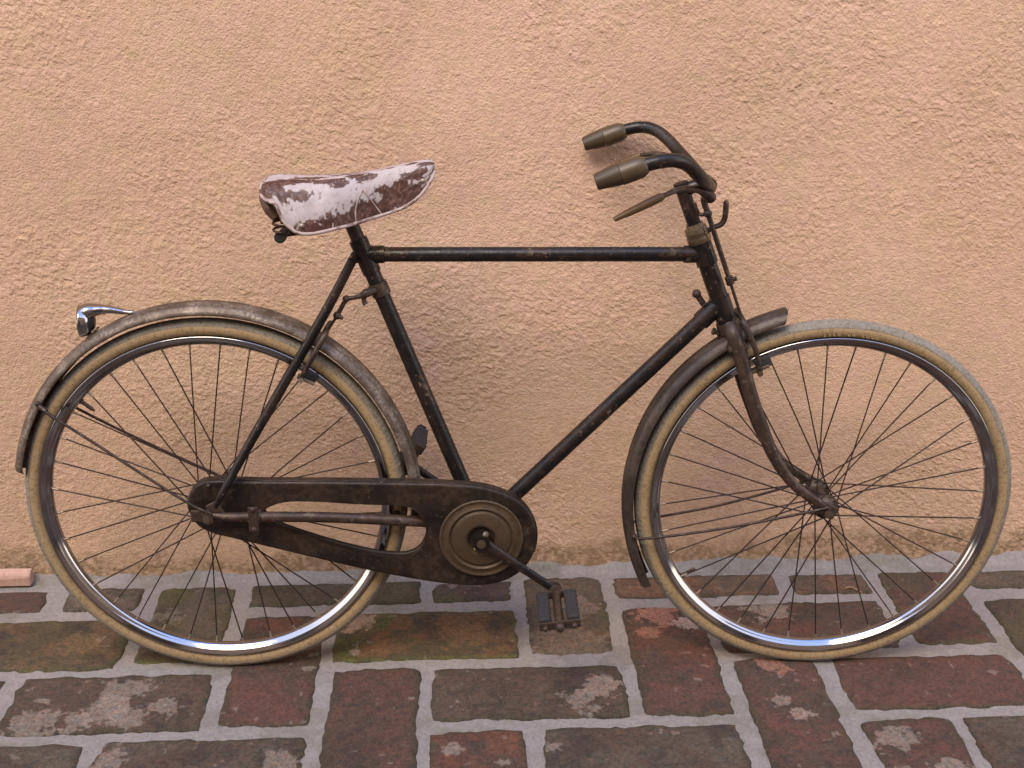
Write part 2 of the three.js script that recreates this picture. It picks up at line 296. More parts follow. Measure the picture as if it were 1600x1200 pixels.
{
  const shared = { h: [], v: [] };
  for (let n = 0; n < 3; n++) {
    const o = [{ a: RED, b: BROWN, patch: [[0.3, 0.4, 0.03]] }, { a: GREY, b: BROWN, dirt: 0.6 }, { a: BROWN, b: ORANGE, patch: [[0.7, 0.6, 0.04]] }][n];
    shared.h.push(brickMat(brickTex(0.365, 0.155, o, 300 + n * 40))); shared.v.push(brickMat(brickTex(0.163, 0.343, o, 320 + n * 40)));
  }
  const PX = 0.1985, PZ = 0.186, X0 = -0.6418, Z0 = 0.1522, BW = 0.1755, BD = 0.1635;
  const far = [];
  for (let k = -1; k < 24; k++) for (let i = -22; i < 28; i++) {
    const s = (((i - k) % 4) + 4) % 4;
    let x0, x1, z0, z1;
    const jx = () => (rnd() - 0.5) * 0.008, jz = () => (rnd() - 0.5) * 0.007;
    if (s === 2) { x0 = X0 + PX * i; x1 = x0 + PX + BW; z0 = Z0 + PZ * k; z1 = z0 + BD; }
    else if (s === 1 || (s === 0 && k === -1)) { x0 = X0 + PX * i; x1 = x0 + BW; z0 = s === 0 ? 0 : Z0 + PZ * k; z1 = s === 0 ? Z0 + PZ * k + BD : z0 + PZ + BD; }
    else continue;
    x0 += jx(); x1 += jx(); z0 += jz(); z1 += jz();
    if (k === -1) { z0 = 0.034 + 0.014 * rnd(); z1 -= 0.008; }
    if (x1 < -4.9 || x0 > 4.9 || z1 > 4.9) continue;
    const cx = (x0 + x1) / 2, near = cx > -2.1 && cx < 2.3 && z0 < 1.6, seen = SEEN[`${i},${k}`];
    // ragged outline
    const skew = (rnd() - 0.5) * 0.008, skz = (rnd() - 0.5) * 0.008, nL = near ? Math.max(4, Math.round((x1 - x0) / (seen ? 0.0125 : 0.03))) : 2, nW = near ? Math.max(4, Math.round((z1 - z0) / (seen ? 0.0125 : 0.03))) : 2, ring = [];
    const W = x1 - x0, D = z1 - z0, sd = (rnd() * 900) | 0;
    const put = (a, b) => {
      const cxn = a - 0.5, czn = b - 0.5, corner = Math.max(0, Math.hypot(cxn * W, czn * D) - Math.hypot(W / 2, D / 2) + 0.014) * 0.45;
      const x = x0 + a * W + skew * czn, z = z0 + b * D + skz * cxn;
      const n1 = (fbm(x * 24, z * 24, 3, sd) - 0.5) * 0.010 + (vn(x * 75, z * 75, sd + 3) - 0.5) * 0.008;
      const l = Math.hypot(cxn / Math.max(0.001, D), czn / Math.max(0.001, W)) || 1;
      ring.push([x + (cxn / D / l) * (n1 - corner), z + (czn / W / l) * (n1 - corner)]);
    };
    for (let q = 0; q < nL; q++) put(q / nL, 0); for (let q = 0; q < nW; q++) put(1, q / nW);
    for (let q = nL; q > 0; q--) put(q / nL, 1); for (let q = nW; q > 0; q--) put(0, q / nW);
    const m = ring.length, pos = [], uv = [], idx = [], mx = (x0 + x1) / 2, mz = (z0 + z1) / 2, tilt = [(rnd() - 0.5) * 0.008, (rnd() - 0.5) * 0.010], top = 0.0012 + rnd() * 0.0014;
    const lay = (x, z, y) => { pos.push(x, y + (x - mx) * tilt[0] + (z - mz) * tilt[1], z); uv.push(clamp((x - x0) / W, 0.002, 0.998), clamp((z1 - z) / D, 0.002, 0.998)); };
    for (const [ins, y] of [[0, -0.03], [0.0015, -0.0035], [0.006, top - 0.0008], [0.016, top]]) for (const [x, z] of ring) {
      const dx = mx - x, dz = mz - z, l = Math.hypot(dx, dz);
      const kx = Math.abs(dx) > W / 2 - 0.02 ? Math.sign(dx) : dx / (W / 2), kz = Math.abs(dz) > D / 2 - 0.02 ? Math.sign(dz) : dz / (D / 2);
      lay(x + kx * ins, z + kz * ins, y + (y > -0.01 ? (vn(x * 70, z * 70, 40) - 0.5) * 0.0012 : 0));
    }
    lay(mx, mz, top);
    for (let r = 0; r < 3; r++) for (let q = 0; q < m; q++) { const a = r * m + q, b = r * m + ((q + 1) % m); idx.push(a, a + m, b, b, a + m, b + m); }
    for (let q = 0; q < m; q++) idx.push(3 * m + q, 4 * m, 3 * m + ((q + 1) % m));
    const g = geoFrom(pos, uv, idx);
    if (!near) { far.push(g); continue; }
    const vert = D > W, mat = seen ? brickMat(brickTex(W, D, seen, 200 + ((i + 30) * 37 + (k + 3) * 91) % 700)) : shared[vert ? 'v' : 'h'][((i * 5 + k * 3) % 3 + 3) % 3];
    part('brick', g, mat, pavement);
  }
  const rest = part('distant_bricks', merge(far), shared.h[0], pavement); rest.userData.kind = 'stuff';
}
{                                                         // end of a pink plinth moulding at the foot of the wall
  const s = new THREE.Shape(); s.moveTo(-0.006, 0); s.lineTo(0.022, 0); s.lineTo(0.023, 0.014); s.quadraticCurveTo(0.022, 0.024, 0.012, 0.026); s.lineTo(-0.006, 0.027); s.closePath();
  const g = new THREE.ExtrudeGeometry(s, { depth: 1.6, bevelEnabled: true, bevelSize: 0.004, bevelThickness: 0.006, bevelSegments: 3, steps: 40 });
  const P = g.attributes.position; for (let i = 0; i < P.count; i++) { const n = (fbm(P.getZ(i) * 30, P.getY(i) * 40, 3, 44) - 0.5) * 0.006; P.setXYZ(i, P.getX(i) + n, P.getY(i) + n, P.getZ(i)); }
  g.rotateY(-Math.PI / 2); g.translate(-0.925, 0.008, 0);
  const U = g.attributes.position, W2 = g.attributes.uv; for (let i = 0; i < U.count; i++) W2.setXY(i, U.getX(i) / 0.5, (U.getY(i) + U.getZ(i)) / 0.5);
  g.scale(1, 1, -1); { const q = g.attributes.position; for (let i = 0; i < q.count; i++) if (q.getZ(i) < 0) q.setZ(i, -q.getZ(i)); } g.computeVertexNormals();
  const map = colorTex(512, 512, (u, v) => { const a = fbm(u * 8, v * 8, 4, 51, 8), f = vn(u * 150, v * 150, 52, 150); const c = mix3([0.46, 0.27, 0.20], [0.52, 0.34, 0.26], a), k = 0.88 + 0.22 * f; return c.map((x) => x * k); });
  const m = part('plinth_moulding', g, new THREE.MeshStandardMaterial({ map, roughness: 0.85 }), scene);
  m.userData = { label: 'low pinkish plinth moulding with a rounded end at the foot of the stucco wall', category: 'moulding' };
}
{                                                         // curled leaf stalk lying on the cement
  const g = sweep([[0.862, 0.004, 0.108], [0.874, 0.008, 0.111], [0.884, 0.007, 0.119], [0.893, 0.004, 0.127]], [0.0022, 0.0018, 0.0014, 0.0009], { radial: 6 });
  const m = part('leaf_stalk', g, new THREE.MeshStandardMaterial({ color: new THREE.Color().setRGB(0.3, 0.2, 0.1), roughness: 0.9 }), scene);
  m.userData = { label: 'small dry brown leaf stalk lying on the cement joint by the wall', category: 'stalk' };
}

{                                                         // house on the other side of the alley: it closes off the low sky and is what the chrome mirrors
  const h = group('facing_house', scene);
  h.userData = { label: 'plain ochre house front across the alley facing the stucco wall', category: 'house' };
  const wallMat = new THREE.MeshStandardMaterial({ map: colorTex(256, 256, (u, v) => { const n = fbm(u * 8, v * 8, 4, 250, 8), k = 0.85 + 0.3 * n; return [0.46 * k, 0.35 * k, 0.25 * k]; }), roughness: 0.95 });
  const Z = 3.6, H = 3.9, wood = new THREE.MeshStandardMaterial({ color: new THREE.Color().setRGB(0.10, 0.07, 0.045), roughness: 0.7 }), glass = new THREE.MeshStandardMaterial({ color: new THREE.Color().setRGB(0.03, 0.035, 0.04), roughness: 0.08 });
  // front wall in strips round the openings
  const open = [[-3.4, -2.5, 0.9, 2.2], [-0.55, 0.45, 0, 2.15], [2.3, 3.2, 0.9, 2.2]], xs = [-6, ...open.flatMap((o) => [o[0], o[1]]), 6], pieces = [];
  const slab = (x0, x1, y0, y1) => pieces.push(new THREE.BoxGeometry(x1 - x0, y1 - y0, 0.3).translate((x0 + x1) / 2, (y0 + y1) / 2, Z + 0.15));
  for (let i = 0; i < xs.length - 1; i += 2) slab(xs[i], xs[i + 1], -0.05, 2.2);
  for (const o of open) { if (o[2] > 0) slab(o[0], o[1], -0.05, o[2]); if (o[3] < 2.2) slab(o[0], o[1], o[3], 2.2); }
  slab(-6, 6, 2.2, H); part('wall', merge(pieces), wallMat, h);
  for (const o of open) {
    const w = o[1] - o[0], y = o[3] - o[2], cx = (o[0] + o[1]) / 2, cy = (o[2] + o[3]) / 2;
    if (o[2] === 0) { part('door', new THREE.BoxGeometry(w, y, 0.06).translate(cx, cy, Z + 0.15), wood, h); continue; }
    const fr = part('window', merge([new THREE.BoxGeometry(w, 0.07, 0.06).translate(cx, o[2] + 0.035, Z + 0.14), new THREE.BoxGeometry(w, 0.07, 0.06).translate(cx, o[3] - 0.035, Z + 0.14), new THREE.BoxGeometry(0.07, y - 0.14, 0.06).translate(o[0] + 0.035, cy, Z + 0.14), new THREE.BoxGeometry(0.07, y - 0.14, 0.06).translate(o[1] - 0.035, cy, Z + 0.14), new THREE.BoxGeometry(0.07, y - 0.14, 0.06).translate(cx, cy, Z + 0.14)]), wood, h);
    part('pane', new THREE.BoxGeometry(w - 0.14, y - 0.14, 0.01).translate(cx, cy, Z + 0.155), glass, fr);
  }
  part('eaves', new THREE.BoxGeometry(12.2, 0.16, 0.7).translate(0, H + 0.085, Z + 0.1), wood, h);
}

// ------------------------------------------------------------------ bicycle materials
const mapPaint = colorTex(512, 512, (u, v) => {           // old black enamel with rusty chips
  const n = fbm(u * 12, v * 12, 4, 121, 12), n2 = fbm(u * 48, v * 48, 3, 123, 48), b = fbm(u * 5, v * 5, 3, 125, 5);
  let c = mix3([0.008, 0.0075, 0.0075], [0.026, 0.015, 0.0105], sstep(0.4, 0.75, b));
  c = mix3(c, [0.062, 0.036, 0.022], 0.8 * sstep(0.60, 0.70, 0.5 * n + 0.5 * n2)); c = mix3(c, [0.16, 0.12, 0.08], 0.7 * sstep(0.70, 0.76, 0.35 * n + 0.65 * n2));
  return c;
});
const roughPaint = greyTex(512, 512, (u, v) => 0.20 + 0.36 * fbm(u * 14, v * 14, 4, 127, 14) + 0.12 * vn(u * 90, v * 90, 128, 90));
const mapRust = colorTex(512, 512, (u, v) => {            // brown patinated steel
  const n = fbm(u * 10, v * 10, 4, 131, 10), n2 = fbm(u * 50, v * 50, 3, 133, 50);
  let c = mix3([0.042, 0.025, 0.017], [0.080, 0.047, 0.030], sstep(0.3, 0.7, n)); c = mix3(c, [0.028, 0.019, 0.015], 0.7 * sstep(0.5, 0.7, n2)); c = mix3(c, [0.17, 0.13, 0.09], 0.5 * sstep(0.68, 0.78, fbm(u * 28, v * 28, 3, 135, 28)));
  return c;
});
const mapCase = colorTex(512, 512, (u, v) => {            // chain case: dusty black paint, brown bloom, scuffs
  const n = fbm(u * 5, v * 5, 5, 141, 5), n2 = fbm(u * 30, v * 30, 4, 143, 30), s = fbm(u * 40, v * 40, 4, 145, 40);
  let c = mix3([0.010, 0.0072, 0.0052], [0.025, 0.0165, 0.011], sstep(0.35, 0.7, n)); c = mix3(c, [0.050, 0.033, 0.021], 0.65 * sstep(0.52, 0.72, 0.5 * n + 0.5 * n2)); c = mix3(c, [0.085, 0.065, 0.045], 0.4 * sstep(0.68, 0.80, s));
  return c;
});
const mapGuard = colorTex(512, 512, (u, v) => {           // weathered mudguard: worn paint over grey tin
  const n = fbm(u * 8, v * 8, 4, 151, 8), n2 = fbm(u * 60, v * 60, 4, 153, 60);
  let c = mix3([0.095, 0.068, 0.047], [0.155, 0.117, 0.085], sstep(0.3, 0.7, n)); c = mix3(c, [0.27, 0.23, 0.185], 0.65 * sstep(0.52, 0.68, 0.4 * n + 0.6 * n2)); c = mix3(c, [0.06, 0.042, 0.03], 0.6 * sstep(0.58, 0.7, fbm(u * 40, v * 40, 3, 155, 40)));
  return c;
});
const mapGuardDark = colorTex(512, 512, (u, v) => {
  const n = fbm(u * 8, v * 8, 4, 161, 8), n2 = fbm(u * 50, v * 50, 4, 163, 50);
  let c = mix3([0.040, 0.030, 0.024], [0.075, 0.055, 0.042], sstep(0.3, 0.7, n)); c = mix3(c, [0.24, 0.21, 0.16], 0.7 * sstep(0.66, 0.76, 0.5 * n + 0.5 * n2)); c = mix3(c, [0.022, 0.016, 0.014], 0.7 * sstep(0.55, 0.7, n2));
  return c;
});
const mapTan = colorTex(512, 256, (u, v) => {             // perished tan rubber
  const n = fbm(u * 8, v * 8, 4, 171, 8), n2 = fbm(u * 64, v * 64, 3, 173, 64);
  let c = mix3([0.30, 0.205, 0.095], [0.35, 0.255, 0.135], n); c = mix3(c, [0.19, 0.135, 0.07], 0.7 * sstep(0.50, 0.72, n2)); return c;
});
const mapTread = colorTex(512, 256, (u, v) => {
  const n = fbm(u * 10, v * 10, 4, 181, 10), n2 = fbm(u * 90, v * 90, 3, 183, 90);
  let c = mix3([0.185, 0.165, 0.13], [0.25, 0.225, 0.185], n); c = mix3(c, [0.12, 0.10, 0.06], 0.7 * sstep(0.5, 0.7, n2)); return c;
});
const mapGrip = colorTex(256, 256, (u, v) => {
  const n = fbm(u * 6, v * 6, 4, 191, 6), n2 = fbm(u * 40, v * 40, 3, 193, 40);
  let c = mix3([0.040, 0.026, 0.011], [0.070, 0.046, 0.020], n); c = mix3(c, [0.045, 0.033, 0.018], 0.7 * sstep(0.52, 0.72, n2)); return c;
});
const fineBump = greyTex(512, 512, (u, v) => fbm(u * 40, v * 40, 4, 195, 40));
const std = (o) => new THREE.MeshStandardMaterial(o), phys = (o) => new THREE.MeshPhysicalMaterial(o);
const C = (r, g, b) => new THREE.Color().setRGB(r, g, b);
const M = {
  paint: phys({ map: mapPaint, roughnessMap: roughPaint, roughness: 0.85, specularIntensity: 0.7, bumpMap: fineBump, bumpScale: 0.0003 }),
  rust: std({ map: mapRust, roughness: 0.5, metalness: 0.3, bumpMap: fineBump, bumpScale: 0.0004 }),
  rod: std({ map: mapRust, color: C(0.8, 0.8, 0.85), roughness: 0.5, metalness: 0.35 }),
  case: phys({ map: mapCase, roughnessMap: roughPaint, roughness: 1.0, specularIntensity: 0.55, bumpMap: fineBump, bumpScale: 0.0006 }),
  guard: std({ map: mapGuard, roughness: 0.48, metalness: 0.35, bumpMap: fineBump, bumpScale: 0.0004 }),
  guardDark: std({ map: mapGuardDark, roughness: 0.5, metalness: 0.3, bumpMap: fineBump, bumpScale: 0.0004 }),
  tan: std({ map: mapTan, roughness: 0.75 }),
  tread: std({ map: mapTread, roughness: 0.9, bumpMap: fineBump, bumpScale: 0.0015 }),
  letter: std({ color: C(0.26, 0.18, 0.07), roughness: 0.8 }),
  chrome: std({ color: C(0.38, 0.37, 0.37), metalness: 1, roughness: 0.15, roughnessMap: greyTex(256, 256, (u, v) => 0.7 + 0.6 * (fbm(u * 20, v * 20, 4, 201, 20) - 0.5) * 2 * 0.5) }),
  dullChrome: std({ color: C(0.22, 0.17, 0.11), metalness: 0.85, roughness: 0.4, bumpMap: fineBump, bumpScale: 0.0003 }),
  spoke: std({ color: C(0.030, 0.020, 0.016), metalness: 0.3, roughness: 0.5 }),
  nipple: std({ color: C(0.34, 0.28, 0.21), metalness: 0.7, roughness: 0.45 }),
  grip: std({ map: mapGrip, roughness: 0.5 }),
  gripBand: std({ map: mapGrip, color: C(1.0, 1.0, 1.0).multiplyScalar(1.35), roughness: 0.42 }),
  leverHandle: std({ map: mapGrip, color: C(1.9, 1.55, 1.15), roughness: 0.45 }),
  black: std({ color: C(0.014, 0.013, 0.013), roughness: 0.6 }),
  rubber: std({ color: C(0.028, 0.026, 0.025), roughness: 0.75, bumpMap: fineBump, bumpScale: 0.001 }),
  disc: std({ map: colorTex(512, 512, (u, v) => {
    const n = fbm(u * 7, v * 7, 4, 211, 7), n2 = fbm(u * 46, v * 46, 3, 213, 46); let c = mix3([0.058, 0.037, 0.018], [0.100, 0.062, 0.030], n); c = mix3(c, [0.040, 0.027, 0.017], 0.5 * sstep(0.5, 0.72, n2)); return c; }), roughness: 0.55, metalness: 0.25 }),
  lens: new THREE.MeshPhysicalMaterial({ color: C(0.16, 0.02, 0.015), roughness: 0.15, clearcoat: 1 }),
};

// ------------------------------------------------------------------ bicycle (local: x along, y up, z towards the viewer; rear tyre stands on the origin)
const bike = group('bicycle', scene);
bike.userData = { label: 'old black roadster bicycle with tan tyres and peeling white saddle leaning on the stucco wall', category: 'bicycle' };
{
  const lean = 0.0957, yaw = 0.0322, X = V(Math.cos(yaw), 0, Math.sin(yaw)), N0 = V(-Math.sin(yaw), 0, Math.cos(yaw));
  const Y = V(0, Math.cos(lean), 0).addScaledVector(N0, -Math.sin(lean)), N = X.clone().cross(Y);
  bike.quaternion.setFromRotationMatrix(new THREE.Matrix4().makeBasis(X, Y, N)); bike.position.set(-0.4398, 0.0012, 0.3114);
}
const HB = V(0.9382, 0.7002, 0), HT = V(0.8783, 0.8520, 0), HX = HT.clone().sub(HB).normalize();
const along = (d) => HB.clone().addScaledVector(HX, d);   // point on the steering axis
function steered(name) {                                  // a part that turns with the fork
  const g = group(name, bike); g.quaternion.setFromAxisAngle(HX, -0.0411);
  g.position.copy(HB.clone().sub(HB.clone().applyQuaternion(g.quaternion))); return g;
}
const R = 0.355, RC = [0, 0.355], FC = [1.14, 0.3545], BB = [0.4942, 0.3002];

// frame
{
  const f = group('frame', bike);
  const seatTop = [0.281, 0.848, 0], hU = along(0.137), hL = along(0.018);
  part('seat_tube', cyl(0.0143, V(...seatTop), V(BB[0], BB[1], 0), 20), M.paint, f);
  part('top_tube', cyl(0.0131, V(0.292, 0.8250, 0), V(0.887, 0.8265, 0), 20), M.paint, f);
  part('down_tube', cyl(0.0146, V(0.922, 0.737, 0), V(BB[0], BB[1], 0), 20), M.paint, f);
  part('head_tube', cyl(0.0165, hL, hU, 22), M.paint, f);
  // lugs: sleeves round the joints
  part('seat_lug', merge([cyl(0.0165, V(0.2795, 0.852, 0), V(0.3025, 0.7925, 0), 22), cyl(0.0156, V(0.292, 0.825, 0), V(0.325, 0.8251, 0), 20), ball(0.0165, [0.2915, 0.822, 0]), cyl(0.0075, V(0.270, 0.8175, -0.026), V(0.270, 0.8175, 0.026), 14), ball(0.012, [0.277, 0.821, 0])]), M.paint, f);
  part('head_lug', merge([cyl(0.0190, along(0.160), along(0.118), 22), cyl(0.0155, V(0.888, 0.8265, 0), V(0.852, 0.8264, 0), 20), ball(0.0178, [0.886, 0.827, 0])]), M.paint, f);
  part('head_lug', merge([cyl(0.0190, along(0.004), along(0.052), 22), cyl(0.0172, V(0.920, 0.735, 0), V(0.888, 0.7025, 0), 20)]), M.paint, f);
  part('pump_peg', merge([cyl(0.0055, V(0.893, 0.7345, 0), V(0.8805, 0.7525, 0), 12), ball(0.0082, [0.8790, 0.7545, 0])]), M.rust, f);
  part('bottom_bracket', cyl(0.021, V(BB[0], BB[1], -0.034), V(BB[0], BB[1], 0.034), 24), M.paint, f);
  for (const s of [1, -1]) {
    const n = s > 0 ? 0.076 : 0.066;
    part('seat_stay', sweep([[0.2705, 0.8180, 0.0205 * s], [0.225, 0.7345, 0.034 * s], [0.140, 0.5925, 0.046 * s], [0.060, 0.459, 0.058 * s], [0.030, 0.4075, n * s], [0.012, 0.376, (n - 0.001) * s]], [0.0082, 0.0086, 0.0086, 0.0080, 0.0072, 0.0050], { radial: 14 }), M.paint, f);
    part('chain_stay', sweep([[0.008, 0.359, n * s], [0.034, 0.3555, n * s], [0.085, 0.3530, (n - 0.006) * s], [0.20, 0.3455, 0.057 * s], [0.33, 0.333, 0.044 * s], [0.40, 0.323, 0.034 * s], [0.475, 0.305, 0.021 * s]], [0.0060, 0.0085, 0.0098, 0.0100, 0.0104, 0.0104, 0.0110], { radial: 14 }), M.rust, f);
    part('dropout', merge([box(0.058, 0.024, 0.006, -0.004, 0.3575, (n - 0.001) * s, 0, 0.003), box(0.024, 0.03, 0.006, 0.012, 0.370, (n - 0.001) * s, 0.5, 0.003)]), M.rust, f);
  }
  part('stay_clamp', merge([cyl(0.0135, V(0.070, 0.3535, 0.071), V(0.092, 0.3525, 0.069), 18), box(0.018, 0.050, 0.005, 0.081, 0.353, 0.0815, 0, 0.002), ball(0.0055, [0.081, 0.3735, 0.083], 10), ball(0.0055, [0.081, 0.334, 0.083], 10)]), M.rust, f);
  part('seat_stay_bridge', cyl(0.007, V(0.1885, 0.675, -0.037), V(0.1885, 0.675, 0.037), 12), M.paint, f);
  part('chain_stay_bridge', cyl(0.007, V(0.335, 0.333, -0.04), V(0.335, 0.333, 0.04), 12), M.paint, f);
}
// seat post, headset
part('seat_post', cyl(0.0125, V(0.2655, 0.888, 0), V(0.2815, 0.8475, 0), 18), M.rust, bike);
{
  const ring = (d0, d1, r0, r1) => sweep([along(d0), along(d1)], [r0, r1], { radial: 26, smooth: false });
  const h = group('headset', bike);
  part('upper_cup', merge([ring(0.160, 0.166, 0.0205, 0.0215), ring(0.166, 0.172, 0.0215, 0.0212), ring(0.1725, 0.178, 0.0195, 0.0205), ring(0.1785, 0.187, 0.0205, 0.0195), ring(0.187, 0.194, 0.0165, 0.0150)]), M.dullChrome, h);
  part('lower_cup', merge([ring(0.004, -0.006, 0.0205, 0.0215), ring(-0.0065, -0.012, 0.0190, 0.0205), ring(-0.0125, -0.022, 0.0208, 0.0190), ring(-0.022, -0.030, 0.0175, 0.0178)]), M.rust, h);
}
// fork
{
  const f = steered('fork');
  part('fork_crown', merge([box(0.034, 0.026, 0.094, 0.9525, 0.664, 0, -0.38, 0.008), cyl(0.0165, along(-0.022), along(-0.045), 22)]), M.rust, f);
  for (const s of [1, -1]) part('fork_blade', sweep([[0.9385, 0.7030, 0.020 * s], [0.9425, 0.6930, 0.032 * s], [0.9475, 0.6800, 0.038 * s], [0.9580, 0.6515, 0.0415 * s], [0.9815, 0.5790, 0.046 * s], [1.0046, 0.5210, 0.0485 * s], [1.0218, 0.4810, 0.050 * s], [1.0463, 0.4391, 0.051 * s], [1.0765, 0.4034, 0.053 * s], [1.1095, 0.3790, 0.055 * s], [1.1400, 0.3590, 0.056 * s]], [0.0130, 0.0142, 0.0138, 0.0130, 0.0125, 0.0120, 0.0115, 0.0106, 0.0096, 0.0088, 0.0080], { radial: 16, flat: 0.82 }), M.rust, f);
  for (const s of [1, -1]) part('dropout', merge([box(0.030, 0.026, 0.006, 1.141, 0.357, 0.0575 * s, -0.5, 0.004)]), M.rust, f);
  part('crown_bolt', merge([cyl(0.0045, V(0.9140, 0.6850, 0), V(0.936, 0.676, 0), 10), cyl(0.007, V(0.9120, 0.6855, 0), V(0.9165, 0.684, 0), 6), cyl(0.0018, V(0.921, 0.683, 0.004), V(0.925, 0.664, 0.004), 8)]), M.rust, f);
}
// wheels
const spokeGeo = new THREE.CylinderGeometry(0.00135, 0.00135, 1, 6), nippleGeo = new THREE.CylinderGeometry(0.0019, 0.0022, 1, 8);
function rodMesh(name, geo, mat, a, b, parent) {
  const m = part(name, geo, mat, parent), d = b.clone().sub(a), l = d.length();
  m.position.copy(a).addScaledVector(d, 0.5); m.quaternion.setFromUnitVectors(V(0, 1, 0), d.multiplyScalar(1 / l)); m.scale.set(1, l, 1);
}
const TAU = Math.PI * 2;
function buildWheel(w, [cx, cy], phase, flange, valveAngle) {
  const sec = (a0, a1, n, r, rc = 0.338) => { const o = []; for (let i = 0; i <= n; i++) { const a = a0 + ((a1 - a0) * i) / n; o.push([rc + r * Math.cos(a), r * Math.sin(a) * 1.03]); } return o; };
  part('tyre', around(sec(-2.55, 2.55, 22, 0.0166), 0, TAU, 180, cx, cy), M.tan, w);
  // tread: a thin cap with a scalloped edge
  const tp = sec(-1.2, 1.2, 14, 0.0173);
  tp.unshift([tp[0][0] - 0.0004, tp[0][1] * 0.965]); tp.push([tp[tp.length - 1][0] - 0.0004, tp[tp.length - 1][1] * 0.965]);
  const tread = around(tp, 0, TAU, 720, cx, cy, { rf: (a, t) => { const e = Math.abs(t - 0.5) * 2, z = Math.sin(a * 200) > 0 ? 1 : 0; return (e > 0.42 ? -0.0008 * z * sstep(0.42, 0.55, e) : 0) + (e < 0.4 && e > 0.1 ? -0.0006 * (Math.sin(e * 60) > 0.2 ? 1 : 0) : 0); } });
  part('tread', tread, M.tread, w);
  const h = [[0.3245, 0.0150], [0.3255, 0.0172], [0.3235, 0.0186], [0.3212, 0.0180], [0.3188, 0.0160], [0.3160, 0.0150], [0.3142, 0.0136], [0.3130, 0.0118], [0.3106, 0.0100], [0.3082, 0.0077], [0.3065, 0.0050], [0.3057, 0.0025], [0.3054, 0]];
  const rim = [...h, ...h.slice(0, -1).reverse().map(([r, z]) => [r, -z])];
  part('rim', around(rim, 0, TAU, 200, cx, cy), M.chrome, w);
  const lathe = (pts, mat, name) => { const g = new THREE.LatheGeometry(pts.map(([r, y]) => new THREE.Vector2(r, y)), 28); g.rotateX(Math.PI / 2); g.translate(cx, cy, 0); return part(name, g, mat, w); };
  lathe([[0.0001, -0.05], [0.011, -0.05], [0.013, -0.037], [flange, -0.036], [flange, -0.032], [0.014, -0.030], [0.0125, -0.018], [0.0125, 0.018], [0.014, 0.030], [flange, 0.032], [flange, 0.036], [0.013, 0.037], [0.011, 0.05], [0.0001, 0.05]], M.rust, 'hub');
  const zA = flange > 0.03 ? 0.092 : 0.072;
  part('axle', merge([cyl(0.0046, V(cx, cy, -zA), V(cx, cy, zA), 10), cyl(0.0098, V(cx, cy, zA - 0.015), V(cx, cy, zA - 0.004), 6), cyl(0.0098, V(cx, cy, -zA + 0.004), V(cx, cy, -zA + 0.015), 6), cyl(0.0122, V(cx, cy, zA - 0.017), V(cx, cy, zA - 0.0145), 18)]), M.rust, w);
  for (let i = 0; i < 36; i++) {
    const side = i % 2 ? 1 : -1, way = i % 4 < 2 ? 1 : -1, a = phase + (i / 36) * TAU, ha = a + way * 1.18;
    const hub = V(cx + (flange - 0.004) * Math.cos(ha), cy + (flange - 0.004) * Math.sin(ha), side * (0.034 + (i % 4 === 1 || i % 4 === 2 ? 0.0025 : -0.0025)));
    const rimP = V(cx + 0.3068 * Math.cos(a), cy + 0.3068 * Math.sin(a), side * 0.003), d = hub.clone().sub(rimP).normalize();
    rodMesh('spoke', spokeGeo, M.spoke, rimP.clone().addScaledVector(d, 0.006), hub, w);
    rodMesh('nipple', nippleGeo, M.nipple, rimP, rimP.clone().addScaledVector(d, 0.0125), w);
  }
  const va = valveAngle, p = (r) => V(cx + r * Math.cos(va), cy + r * Math.sin(va), 0);
  part('valve', merge([cyl(0.0036, p(0.3065), p(0.281), 10), cyl(0.0028, p(0.281), p(0.276), 10), cyl(0.0052, p(0.3055), p(0.3025), 6)]), M.rust, w);
}
const rearWheel = group('rear_wheel', bike); buildWheel(rearWheel, RC, 0.09, 0.031, 2.44);
const frontWheel = steered('front_wheel'); buildWheel(frontWheel, FC, 0.06, 0.024, -2.555);
{                                                         // moulded lettering on the front tyre
  const font = await new FontLoader().loadAsync('fonts/droid/droid_sans_bold.typeface.json');
  const text = 'IICR 04 TOUR', out = [], n = text.length;
  for (let i = 0; i < n; i++) {
    if (text[i] === ' ') continue;
    const g = new TextGeometry(text[i], { font, size: 0.0078, depth: 0.0012, curveSegments: 4, bevelEnabled: false }); g.computeBoundingBox();
    g.translate(-g.boundingBox.max.x / 2, 0, 0); g.rotateX(-0.20);
    const a = Math.PI / 2 + 0.088 - (i / (n - 1)) * 0.285; g.translate(0, 0.3285, 0.01605); g.rotateZ(a - Math.PI / 2); g.translate(FC[0], FC[1], 0); out.push(g);
  }
  part('tyre_lettering', merge(out), M.letter, frontWheel);
}
// mudguards
function guardProfile(r, depth) {
  const o = []; const pts = [[-depth, 0.0275], [-depth + 0.0035, 0.0280], [-0.011, 0.0255], [-0.0055, 0.0215], [-0.0030, 0.0170], [-0.0034, 0.0138], [-0.0008, 0.0122], [-0.0005, 0.0086], [-0.0028, 0.0070], [-0.0016, 0.0040], [0, 0]];
  for (const [d, w] of pts) o.push([r + d, w]); for (let i = pts.length - 2; i >= 0; i--) o.push([r + pts[i][0], -pts[i][1]]);
  const inner = o.slice().reverse().map(([a, b]) => [a - 0.0012, b * 0.965]); return [...o, ...inner];
}
const lerpTable = (T, x) => { if (x <= T[0][0]) return T[0][1]; for (let i = 1; i < T.length; i++) if (x <= T[i][0]) return mix(T[i - 1][1], T[i][1], (x - T[i - 1][0]) / (T[i][0] - T[i - 1][0])); return T[T.length - 1][1]; };
const D2R = Math.PI / 180;
